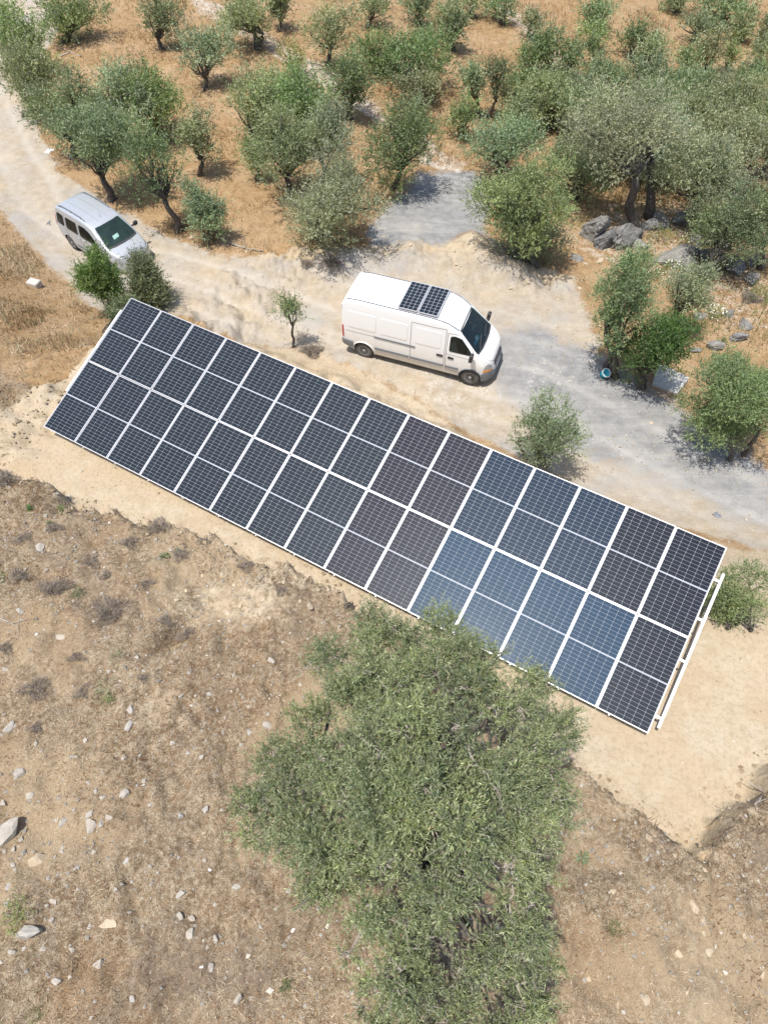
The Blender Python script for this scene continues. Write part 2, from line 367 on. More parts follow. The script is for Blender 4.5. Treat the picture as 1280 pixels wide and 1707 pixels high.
M = dict(
    ground=ground_material(), leaf=leaf_material('olive_leaf'), leaf_near=leaf_material('olive_leaf_near', .45, .16, .42), bright=leaf_material('bright_leaf', .3, .4), straw=straw_material('dry_straw'), bark=bark_material(),
    twig=simple('grey_twig', (.31, .275, .235), .9, var=.3, vscale=12), deadwood=simple('dead_stems', (.34, .30, .26), .9, var=.3, vscale=12),
    rock=rock_material('grey_stone', (.29, .27, .24), (.45, .425, .385), (.56, .53, .48)), rock_tan=rock_material('tan_stone', (.42, .33, .22), (.54, .45, .33)), rock_dark=rock_material('slate_boulder', (.08, .082, .084), (.23, .228, .222), (.36, .355, .34), .08),
    rock_mid=rock_material('lichen_rock', (.125, .125, .12), (.27, .265, .25), (.42, .41, .38), .12), rock_white=rock_material('white_stone', (.62, .60, .56), (.75, .73, .70)),
    concrete=simple('concrete', (.42, .41, .39), .9, var=.12, vscale=5, bump=.3), concrete_pale=simple('pale_concrete', (.47, .44, .40), .9, var=.1, vscale=5, bump=.2),
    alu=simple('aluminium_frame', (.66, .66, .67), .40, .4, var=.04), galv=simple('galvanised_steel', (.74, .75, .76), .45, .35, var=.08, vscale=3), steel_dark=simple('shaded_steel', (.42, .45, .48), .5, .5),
    back=simple('white_backsheet', (.36, .38, .41), .6, spec=.05, var=.03),
    cell_teal=cell_material('cells_slate', (.010, .0145, .020)), cell_purple=cell_material('cells_plum', (.0135, .0105, .016)), cell_blue=cell_material('cells_blue', (.007, .029, .060)), cell_navy=cell_material('cells_navy', (.006, .016, .034)), cell_black=cell_material('cells_black', (.005, .006, .012)),  # cell_blue: module tint that also holds part of the sky reflection
    white=simple('white_paint', (.80, .80, .79), .32, var=.03, vscale=1.5, coat=.5), silver=simple('silver_paint', (.50, .52, .54), .36, .45, var=.03, coat=.6),
    blackp=simple('black_plastic', (.035, .036, .038), .55), greyp=simple('grey_plastic', (.17, .185, .20), .6, var=.15), rubber=simple('tyre_rubber', (.085, .082, .078), .85, var=.25), rimsteel=simple('wheel_steel', (.52, .52, .51), .4, .5), rimdark=simple('wheel_dark', (.06, .06, .06), .7),
    interior=simple('cab_interior', (.05, .06, .06), .8, var=.95, vscale=3.2), red=simple('red_lens', (.45, .03, .03), .25), orange=simple('orange_lens', (.75, .30, .05), .25), lens=simple('clear_lens', (.34, .36, .36), .15, .3, coat=1), teal=simple('teal_plastic', (.02, .42, .52), .4), paper=simple('paper', (.78, .80, .80), .7), seam=simple('door_seam', (.25, .25, .25), .8), underbody=simple('underbody', (.03, .03, .03), .9),
    gutter=simple('gutter_grey', (.10, .10, .12), .7), petal=simple('white_petals', (.75, .73, .62), .8),
)
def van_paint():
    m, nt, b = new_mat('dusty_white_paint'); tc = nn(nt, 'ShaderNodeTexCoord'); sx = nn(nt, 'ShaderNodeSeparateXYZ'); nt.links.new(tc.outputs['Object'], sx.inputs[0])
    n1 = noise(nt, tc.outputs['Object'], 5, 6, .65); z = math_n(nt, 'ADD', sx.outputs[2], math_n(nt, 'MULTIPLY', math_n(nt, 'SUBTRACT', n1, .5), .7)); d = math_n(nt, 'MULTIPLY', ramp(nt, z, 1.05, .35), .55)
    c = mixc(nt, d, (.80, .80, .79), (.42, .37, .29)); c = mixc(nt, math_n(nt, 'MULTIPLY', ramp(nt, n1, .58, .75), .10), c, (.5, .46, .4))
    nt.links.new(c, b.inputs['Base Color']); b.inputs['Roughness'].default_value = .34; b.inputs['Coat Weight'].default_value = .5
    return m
M['white'] = van_paint()
def glass_material():
    m, nt, b = new_mat('window_glass'); nt.nodes.remove(b)
    tr = nn(nt, 'ShaderNodeBsdfTransparent'); tr.inputs[0].default_value = (.62, .78, .74, 1); gl = nn(nt, 'ShaderNodeBsdfGlossy'); gl.inputs['Roughness'].default_value = .03
    fr = nn(nt, 'ShaderNodeFresnel'); fr.inputs[0].default_value = 1.5; mx = nn(nt, 'ShaderNodeMixShader'); nt.links.new(fr.outputs[0], mx.inputs[0]); nt.links.new(tr.outputs[0], mx.inputs[1]); nt.links.new(gl.outputs[0], mx.inputs[2]); nt.links.new(mx.outputs[0], nt.nodes['Material Output'].inputs[0])
    return m
M['glass'] = glass_material()

# ------------------------------------------------------------------ terrain sheet with zones
def zone_poly(pts, fine=False): return np.array([hit(a, b, fine)[:2] for a, b in pts])
EARTH2 = zone_poly([(440, 430), (560, 420), (690, 405), (790, 398), (870, 430), (960, 470), (960, 500), (850, 475), (700, 445), (560, 455), (450, 450)])
def build_ground():
    ny, nx = 620, 440
    v = np.linspace(0, 1, ny)
    ys = -9 + 9.5 * 0 + 62 * v + 0 * v
    ys = -9 + 48 * v + 30 * v ** 4 + 330 * np.clip(v - .86, 0, 1) ** 1.5 / .14 ** .5 * 1.6
    t = np.linspace(-1, 1, nx); t = t * (1 + 1.2 * np.abs(t) ** 8) / 2.2 * 1.0 + t * 0.0
    t = t / t.max() * 1.0
    half = 26 + 1.05 * np.clip(ys, 0, None)
    X = t[None, :] * half[:, None]; Y = np.repeat(ys[:, None], nx, 1)
    # concentrate columns in the middle
    X = np.sign(X) * half[:, None] * (0.62 * np.abs(X / half[:, None]) + .38 * np.abs(X / half[:, None]) ** 3)
    Z = height(X, Y)
    w, sd = near_w(X, Y)
    wob = .35 * fbm(X * .9, Y * .9, 3, 71)
    def band(poly, soft=.45): return ss(-soft, soft, poly_sd(poly, X, Y) + wob)
    back = ((X - A_BL[0]) * A_NY[0] + (Y - A_BL[1]) * A_NY[1]); side = ((X - A_BL[0]) * A_DX[0] + (Y - A_BL[1]) * A_DX[1])
    road = zone_poly([(-120, -60), (70, -20), (105, 40), (70, 95), (45, 180), (95, 285), (185, 345), (270, 388), (330, 415), (450, 440), (560, 440), (640, 425), (760, 430), (860, 460), (960, 480), (1000, 560), (985, 600), (1060, 655), (1130, 695), (1200, 745), (1290, 795), (1330, 940), (1215, 905), (900, 780), (640, 660), (290, 525), (160, 520), (110, 470), (60, 420), (0, 340), (-150, 250)])
    terrace = np.array([A_BL + A_DX * s + A_NY * w_ for s, w_ in ((-1.6, -2.5), (-1.7, 3.0), (-1.2, 7.5), (2, 9.3), (7, 9), (12, 7.5), (17, 7.5), (21, 8), (26, 3), (26, -12), (10, -6))])
    earth2 = EARTH2
    greyA = zone_poly([(610, 385), (650, 340), (695, 290), (790, 283), (825, 320), (810, 395), (720, 408), (620, 412)])
    greyB = zone_poly([(800, 560), (900, 545), (985, 585), (1100, 650), (1190, 715), (1300, 790), (1300, 890), (1180, 840), (1080, 800), (930, 740), (830, 650)])
    pale1 = zone_poly([(310, -10), (370, 5), (470, 70), (560, 120), (650, 190), (720, 235), (780, 270), (770, 290), (700, 275), (640, 215), (540, 150), (440, 85), (330, 20)])
    pale2 = zone_poly([(820, 5), (870, 20), (960, 110), (1000, 140), (990, 160), (940, 130), (850, 40)])
    pale3 = zone_poly([(860, 610), (940, 590), (990, 640), (930, 670), (880, 650)])
    pale4 = zone_poly([(690, 600), (850, 640), (820, 720), (690, 680)])
    pale5 = zone_poly([(940, 400), (990, 330), (1280, 330), (1300, 560), (1200, 560), (1100, 480), (980, 440)])
    ctr = np.array([hit(a, b, False)[:2] for a, b in ((-40, 120), (15, 250), (70, 345), (190, 420), (330, 462), (470, 505), (600, 560), (760, 610), (900, 650), (1010, 700), (1150, 775), (1300, 850))])
    dmin = np.full(X.shape, 1e9)
    for a, b in zip(ctr[:-1], ctr[1:]):
        e = b - a; tt = np.clip(((X - a[0]) * e[0] + (Y - a[1]) * e[1]) / (e @ e), 0, 1); dx, dy = X - a[0] - tt * e[0], Y - a[1] - tt * e[1]; sgn = np.sign(e[0] * dy - e[1] * dx); dd = np.hypot(dx, dy); k_ = dd < np.abs(dmin); dmin = np.where(k_, dd * sgn, dmin)
    dmin = dmin + .35 * fbm(X * .25, Y * .25, 2, 61)
    rut = sum(np.exp(-((dmin - o_) / .17) ** 2) * a_ for o_, a_ in ((-.78, 1), (.78, 1), (-1.9, .6), (-.35, .5), (2.2, .6), (3.4, .5))) * (.35 + .9 * np.clip(.5 + fbm(X * .6, Y * .6, 3, 62), 0, 1))
    Z = Z - .035 * rut * (1 - w)
    rd = band(road, .5); te = band(terrace, .5) * (1 - w); e2 = band(earth2, .6)
    grass = (1 - w) * ss(5, 8, back + 4 * (side < 0)) ; lefth = (1 - ss(-1.2, -.2, side)) * (1 - w)
    grass = np.clip(np.maximum(grass, lefth * ss(.5, 2.2, back + wob)), 0, 1)
    bare = np.clip(np.maximum(te * (1 - grass * (side < -1.5)), e2), 0, 1)
    earthn = np.exp(-((sd - .05) / .35) ** 2) * .4
    grey = np.clip(np.maximum(band(greyA, .8) * .92, band(greyB, 1.0) * .9), 0, 1)
    # stony bald patch in the scrub
    sp_ = hit(390, 1000); patch = np.exp(-(((X - sp_[0]) / 1.5) ** 2 + ((Y - sp_[1]) / .8) ** 2)) * .75 * w
    sp_ = hit(270, 1190); patch = np.maximum(patch, np.exp(-(((X - sp_[0]) / 1.2) ** 2 + ((Y - sp_[1]) / .7) ** 2)) * .45 * w)
    bare = np.clip(bare + earthn * w + patch, 0, 1)
    pale = np.clip(np.maximum.reduce([band(pale1, .35) * .52, band(pale2, .6) * .5, band(pale3, .5) * .30, band(pale4, .7) * .36, band(pale5, 1.0) * .40]), 0, 1)
    z1 = np.stack([bare, grey, grass, np.ones_like(X)], -1).reshape(-1, 4); z2 = np.stack([rd * (1 - te), pale, np.clip(rut, 0, 1) * rd * (1 - w), np.ones_like(X)], -1).reshape(-1, 4)
    idx = np.arange(ny * nx).reshape(ny, nx)
    F = np.stack([idx[:-1, :-1], idx[:-1, 1:], idx[1:, 1:], idx[1:, :-1]], -1).reshape(-1, 4)
    me = mesh_np('ground', np.stack([X, Y, Z], -1).reshape(-1, 3), F, [M['ground']], True, {'zone': z1, 'zone2': z2})
    o = add('ground', me); o['kind'] = 'structure'
    return dict(road=road, greyA=greyA, greyB=greyB, terrace=terrace, earth2=earth2)
ZN = build_ground()
from mathutils.bvhtree import BVHTree
bpy.context.view_layer.update(); GROUND_BVH = BVHTree.FromObject(bpy.data.objects['ground'], bpy.context.evaluated_depsgraph_get())

# ------------------------------------------------------------------ solar array
TILT = math.asin(0.31788)
AX = np.array([A_DX[0], A_DX[1], 0.0])                       # along the array
AY = np.array([A_NY[0] * math.cos(TILT), A_NY[1] * math.cos(TILT), math.sin(TILT)])   # up the slope
AZ = np.cross(AX, AY)
A0 = np.array([A_BL[0], A_BL[1], 0.35])
PW, PH, GAP, PITCHX, PITCHY = 1.134, 2.237, .02, 1.154, 2.2567
def cell_mesh(nx, ny, w, h, cw, ch, name='cell_block', cham=.010):
    v, f = [], []
    for j in range(ny):
        for i in range(nx):
            cx, cy = (i + .5) * w / nx, (j + .5) * h / ny; a, b = cw / 2, ch / 2; k = len(v)
            v += [(cx - a, cy - b, .0015), (cx + a, cy - b, .0015), (cx + a, cy + b, .0015), (cx - a, cy + b, .0015), ]
            f.append((k, k + 1, k + 2, k + 3))
    # corner notches as chamfers
    vv, ff = [], []
    for q in f:
        x0, y0 = v[q[0]][0], v[q[0]][1]; x1, y1 = v[q[2]][0], v[q[2]][1]; k = len(vv); c = cham
        vv += [(x0 + c, y0, .0015), (x1 - c, y0, .0015), (x1, y0 + c, .0015), (x1, y1 - c, .0015), (x1 - c, y1, .0015), (x0 + c, y1, .0015), (x0, y1 - c, .0015), (x0, y0 + c, .0015)]
        ff.append(tuple(range(k, k + 8)))
    me = bpy.data.meshes.new(name); me.from_pydata(vv, [], ff); me.update(); return me
def frame_mesh(w, h, bw, top, bot, name='frame'):
    m = MB()
    m.box((w / 2, bw / 2, (top + bot) / 2), (w, bw, top - bot)); m.box((w / 2, h - bw / 2, (top + bot) / 2), (w, bw, top - bot))
    m.box((bw / 2, h / 2, (top + bot) / 2), (bw, h - 2 * bw, top - bot)); m.box((w - bw / 2, h / 2, (top + bot) / 2), (bw, h - 2 * bw, top - bot))
    return m.mesh(name, [M['alu']])
rng = np.random.default_rng(3)
def build_array():
    root = empty('solar_array', (A0[0], A0[1], 0.0))
    tag(root, 'long tilted ground mounted solar array of two rows of dark panels', 'solar array')
    from mathutils import Matrix
    Rm = np.stack([AX, AY, AZ], 1)
    off = A0 - np.array([A0[0], A0[1], 0])
    fm = frame_mesh(PW, PH, .014, .006, -.030)
    sh = MB(); sh.box((PW / 2, PH / 2, -.004), (PW - .036, PH - .036, .008)); bm_ = sh.mesh('solar_panel', [M['back']])
    hb = (PH - .04 - .030) / 2; wbk = PW - .052
    cells = {}
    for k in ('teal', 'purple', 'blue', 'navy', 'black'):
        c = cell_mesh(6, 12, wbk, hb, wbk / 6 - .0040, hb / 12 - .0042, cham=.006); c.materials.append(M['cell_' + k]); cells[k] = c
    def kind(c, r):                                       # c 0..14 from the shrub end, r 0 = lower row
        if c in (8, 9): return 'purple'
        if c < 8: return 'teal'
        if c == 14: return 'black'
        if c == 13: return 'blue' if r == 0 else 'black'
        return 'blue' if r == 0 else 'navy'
    for c in range(15):
        for r in (0, 1):
            p = off + AX * (c * PITCHX + .01) + AY * (r * PITCHY + .01) + AZ * rng.normal(0, .0015)
            a, b = rng.normal(0, .0022), rng.normal(0, .0022)
            X = AX + AZ * a; Y = AY + AZ * b; X /= np.linalg.norm(X); Z = np.cross(X, Y); Z /= np.linalg.norm(Z); Y = np.cross(Z, X)
            o = add('solar_panel', bm_, root); Mx = Matrix(((X[0], Y[0], Z[0], p[0]), (X[1], Y[1], Z[1], p[1]), (X[2], Y[2], Z[2], p[2]), (0, 0, 0, 1))); o.matrix_local = Mx
            add('frame', fm, o)
            for hh in (0, 1):
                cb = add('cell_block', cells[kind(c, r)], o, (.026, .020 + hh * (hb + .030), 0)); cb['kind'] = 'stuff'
    def P(s, w, d=0): return off + AX * s + AY * w + AZ * d
    # purlins along the array
    for w in (.42, 1.75, 2.75, 3.72):
        m = MB(); m.bar(P(-.03, w, -.072), P(17.31 + .12, w, -.072), .05, .08, AZ); m.build('purlin', M['galv'], root)
    for s, w0, w1, wd in ((17.31 + .14, .22, 3.92, .055), (-.055, 1.2, 4.05, .05)):
        m = MB(); m.bar(P(s, w0, -.066), P(s, w1, -.066), wd, .10, AZ); m.build('end_rail', M['galv'], root)
    for s in np.linspace(.7, 16.9, 8):
        m = MB(); m.bar(P(s, .02, -.150), P(s, 4.45, -.150), .08, .07, AZ); m.build('rafter', M['galv'], root)
        for w in (.55, 3.55):
            top = P(s, w, -.18); gz = -.25
            m = MB(); m.bar((top[0], top[1], gz), (top[0], top[1], top[2]), .08, .08, AX); m.build('post', M['galv'], root)
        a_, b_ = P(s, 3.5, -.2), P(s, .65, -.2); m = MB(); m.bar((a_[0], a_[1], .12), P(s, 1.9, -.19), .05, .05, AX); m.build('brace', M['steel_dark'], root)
    for k in range(15):                                     # small clamps on the lower rail
        m = MB(); m.box(P(.05 + k * 1.154 + .25, -.012, -.035), (.03, .016, .02), np.array([AX, AY, AZ])); m.build('clamp', M['alu'], root)
build_array()

# ------------------------------------------------------------------ vehicles
class Body:
    def __init__(s, zt, zb, wl, wr, rc, belt):
        s.t = dict(zt=zt, zb=zb, wl=wl, wr=wr, rc=rc); s.memo = {}; s.belt = belt; s.x0, s.x1 = zt[0][0], zt[-1][0]
    def g(s, k, x):
        T_ = s.t[k]
        def f(q):
            if q <= T_[0][0]: return T_[0][1]
            for (xa, ya), (xb, yb) in zip(T_[:-1], T_[1:]):
                if q <= xb: return ya + (yb - ya) * (q - xa) / (xb - xa)
            return T_[-1][1]
        return (f(x - .05) + 2 * f(x) + f(x + .05)) / 4
    def half(s, x):
        key = round(x, 4)
        if key not in s.memo: s.memo[key] = s._half(x)
        return s.memo[key]
    def _half(s, x):
        zt, zb, wl, wr, rc = (s.g(k, x) for k in ('zt', 'zb', 'wl', 'wr', 'rc'))
        zs = zt - rc; be = min(s.belt, zb + .72 * (zs - zb)); pts = []
        for f in (0, .12, .3): pts.append((wl * (.955 + .045 * math.sin(min(1, f / .3) * math.pi / 2)), zb + f * (be - zb)))
        for f in (.55, .8, 1.0): pts.append((wl * (1 - .006 * (f - .3)), zb + f * (be - zb)))
        ye = wr + (wl - wr) * .28; y0 = pts[-1][0]
        for f in (.2, .4, .6, .8, 1.0): pts.append((y0 + (ye - y0) * (f ** 1.35), be + f * (zs - be)))
        for f in (.25, .5, .75, 1.0):
            a = f * math.pi / 2; pts.append((wr * .90 + (ye - wr * .90) * math.cos(a) ** .9 if f < 1 else wr * .90, zs + (rc - .022) * math.sin(a)))
        for f in (.75, .5, .25, 0): pts.append((wr * .90 * f, zt - .022 * f * f))
        return np.array(pts)
    def side_y(s, x, z): h = s.half(x); return float(np.interp(z, h[:, 1], h[:, 0]))
    def top_z(s, x, y): h = s.half(x)[::-1]; return float(np.interp(abs(y), h[:, 0], h[:, 1]))
    def mesh(s, name, mats, n=90, wheels=(), wr=.38, wy=1.1):
        xs = s.x0 + (s.x1 - s.x0) * (.5 - .5 * np.cos(np.linspace(0, math.pi, n))) * .35 + (s.x1 - s.x0) * np.linspace(0, 1, n) * .65
        V, F = [], []; K = None
        for x in xs:
            h = s.half(x); ring = [(x, -y, z) for y, z in h] + [(x, y, z) for y, z in h[::-1][1:]]; K = len(ring); V += ring
        for i in range(n - 1):
            for k in range(K - 1): F.append((i * K + k, (i + 1) * K + k, (i + 1) * K + k + 1, i * K + k + 1))
            F.append((i * K + K - 1, (i + 1) * K + K - 1, (i + 1) * K, i * K))
        F.append(tuple(range(K))); F.append(tuple((n - 1) * K + k for k in reversed(range(K))))
        me = bpy.data.meshes.new(name); me.from_pydata(V, [], F)
        for m in mats: me.materials.append(m)
        bm = bmesh.new(); bm.from_mesh(me); bmesh.ops.recalc_face_normals(bm, faces=bm.faces); bm.to_mesh(me); bm.free()
        o = bpy.data.objects.new(name, me); col.objects.link(o); cut = []
        for (wx, wz) in wheels:
            for sgn in (-1, 1):
                c = MB(); c.lathe([(wr, -.24), (wr, .30)], (wx, sgn * (wy - .04), wz), 'y', 36); c.f += [tuple(range(36)), tuple(range(71, 35, -1))]; c.m += [0, 0]
                cm = c.mesh('cutter', [M['underbody']]); bm = bmesh.new(); bm.from_mesh(cm); bmesh.ops.recalc_face_normals(bm, faces=bm.faces); bm.to_mesh(cm); bm.free()
                co = bpy.data.objects.new('cutter', cm); col.objects.link(co); cut.append(co)
                md = o.modifiers.new('b', 'BOOLEAN'); md.operation = 'DIFFERENCE'; md.object = co; md.solver = 'EXACT'; md.material_mode = 'TRANSFER'
        if cut:
            dg = bpy.context.evaluated_depsgraph_get(); dg.update(); nm = bpy.data.meshes.new_from_object(o.evaluated_get(dg)); o.modifiers.clear(); o.data = nm; nm.name = name
            for c in cut: bpy.data.objects.remove(c, do_unlink=True)
        me = o.data; me.polygons.foreach_set('use_smooth', np.full(len(me.polygons), True))
        bm = bmesh.new(); bm.from_mesh(me)
        for e in bm.edges:
            if len(e.link_faces) == 2 and e.calc_face_angle(0) > .6: e.smooth = False
        bm.to_mesh(me); bm.free()
        return o
    def patch(s, mode, outline, off, mat, name, parent, sgn=-1, rings=5, sub=5, skirt=.03, corner=.0):
        """a panel that follows the body: mode side: outline (x,z); mode top: outline (x,y)"""
        pts = [np.array(p, float) for p in outline]; n = len(pts)
        if corner:
            q = []
            for i in range(n):
                a, p, b = pts[i - 1], pts[i], pts[(i + 1) % n]; da = (a - p); db = (b - p); la, lb = np.linalg.norm(da), np.linalg.norm(db); c = min(corner, la * .45, lb * .45)
                for f in (0, .5, 1): q.append(((p + da / la * c) * (1 - f) ** 2 + 2 * f * (1 - f) * p + (p + db / lb * c) * f ** 2))
            pts = q; n = len(pts)
        dense = []
        for i in range(n):
            a, b = pts[i], pts[(i + 1) % n]; k = max(1, int(np.linalg.norm(b - a) / .12))
            for j in range(k): dense.append(a + (b - a) * j / k)
        dense = np.array(dense); c = dense.mean(0); n = len(dense)
        def S(q):
            if mode == 'side': return np.array([q[0], sgn * s.side_y(q[0], q[1]), q[1]])
            return np.array([q[0], q[1], s.top_z(q[0], q[1])])
        def SN(q, o_):
            e = .02; p = S(q); a = S(q + np.array([e, 0])) - S(q - np.array([e, 0])); b = S(q + np.array([0, e])) - S(q - np.array([0, e]))
            nn_ = np.cross(a, b); nn_ /= (np.linalg.norm(nn_) + 1e-9)
            ref = np.array([0.15, sgn, 0.2]) if mode == 'side' else np.array([.2, 0, 1])
            if nn_ @ ref < 0: nn_ = -nn_
            return p + nn_ * o_
        V = [SN(c, off)]
        for r in range(1, rings + 1):
            for q in dense: V.append(SN(c + (q - c) * r / rings, off))
        for q in dense: V.append(SN(q, off - skirt))
        F = [(0, 1 + i, 1 + (i + 1) % n) for i in range(n)]
        for r in range(rings):
            for i in range(n): a = 1 + r * n; F.append((a + i, a + n + i, a + n + (i + 1) % n, a + (i + 1) % n))
        me = bpy.data.meshes.new(name); me.from_pydata([tuple(v) for v in V], [], F); me.materials.append(mat)
        bm = bmesh.new(); bm.from_mesh(me); bmesh.ops.recalc_face_normals(bm, faces=bm.faces)
        for e in bm.edges:
            if len(e.link_faces) == 2 and e.calc_face_angle(0) > .7: e.smooth = False
        bm.to_mesh(me); bm.free(); me.polygons.foreach_set('use_smooth', np.full(len(me.polygons), True))
        return add(name, me, parent)
    def strip(s, path, w, off, mat, name, parent, sgn=-1, mode='side'):
        V, F = [], []; path = [np.array(p, float) for p in path]; P = []
        for a, b in zip(path[:-1], path[1:]):
            k = max(1, int(np.linalg.norm(b - a) / .1)); P += [a + (b - a) * j / k for j in range(k)]
        P.append(path[-1])
        for i, p in enumerate(P):
            d = P[min(i + 1, len(P) - 1)] - P[max(0, i - 1)]; d /= np.linalg.norm(d); t = np.array([-d[1], d[0]]) * w / 2
            for q in (p - t, p + t):
                if mode == 'side': V.append((q[0], sgn * (s.side_y(q[0], q[1]) + off), q[1]))
                else: V.append((q[0], q[1], s.top_z(q[0], q[1]) + off))
        for i in range(len(P) - 1): F.append((2 * i, 2 * i + 2, 2 * i + 3, 2 * i + 1))
        me = bpy.data.meshes.new(name); me.from_pydata(V, [], F); me.materials.append(mat); me.update(); return add(name, me, parent)

def wheel(parent, x, y, r, w, sgn, steel=True):
    prof = [(r * .60, -w * .42), (r * .72, -w * .5), (r * .93, -w * .48), (r, -w * .34), (r, w * .34), (r * .93, w * .48), (r * .72, w * .5), (r * .60, w * .42)]
    m = MB(); m.lathe(prof, (0, 0, 0), 'y', 32); m.f.append(tuple(range(32))); m.m.append(0)
    t = m.build('wheel', M['rubber'], parent, True, (x, y, r))
    m = MB(); o = sgn * w
    m.lathe([(r * .64, o * .40), (r * .60, o * .46), (r * .54, o * .30), (r * .46, o * .22), (r * .30, o * .34), (r * .16, o * .36), (r * .13, o * .46), (.002, o * .48)], (0, 0, 0), 'y', 28)
    rm = m.build('rim', M['rimsteel'], t, True)
    for k in range(8 if steel else 6):
        m = MB(); a = 2 * math.pi * (k + .3) / (8 if steel else 6); c = r * .44; hr = r * (.065 if steel else .10)
        m.poly([(c * math.cos(a) + hr * math.cos(b) , o * (.235 if steel else .26) + sgn * .012, c * math.sin(a) + hr * math.sin(b)) for b in np.linspace(0, 2 * math.pi, 9)[:-1]], [tuple(range(8))])
        m.build('rim_hole', M['rimdark'], rm)
    return t
def mirror(parent, x, y, z, sgn, mat, sx=.16, sy=.22, sz=.30):
    bm = bmesh.new(); bmesh.ops.create_cube(bm, size=1); bmesh.ops.bevel(bm, geom=bm.edges[:], offset=.22, segments=3, affect='EDGES', profile=.6)
    for v in bm.verts: v.co.x *= sx; v.co.y *= sy; v.co.z *= sz; v.co.x += .02 * (v.co.z > 0)
    me = bpy.data.meshes.new('side_mirror'); bm.to_mesh(me); bm.free(); me.materials.append(mat); me.polygons.foreach_set('use_smooth', np.full(len(me.polygons), True))
    o = add('side_mirror', me, parent, (x, y + sgn * (.12 + sy / 2), z)); m = MB(); m.bar((0, -sgn * (sy / 2 + .14), -.05), (0, -sgn * sy * .3, -.02), .05, .05); m.build('mirror_arm', mat, o); return o

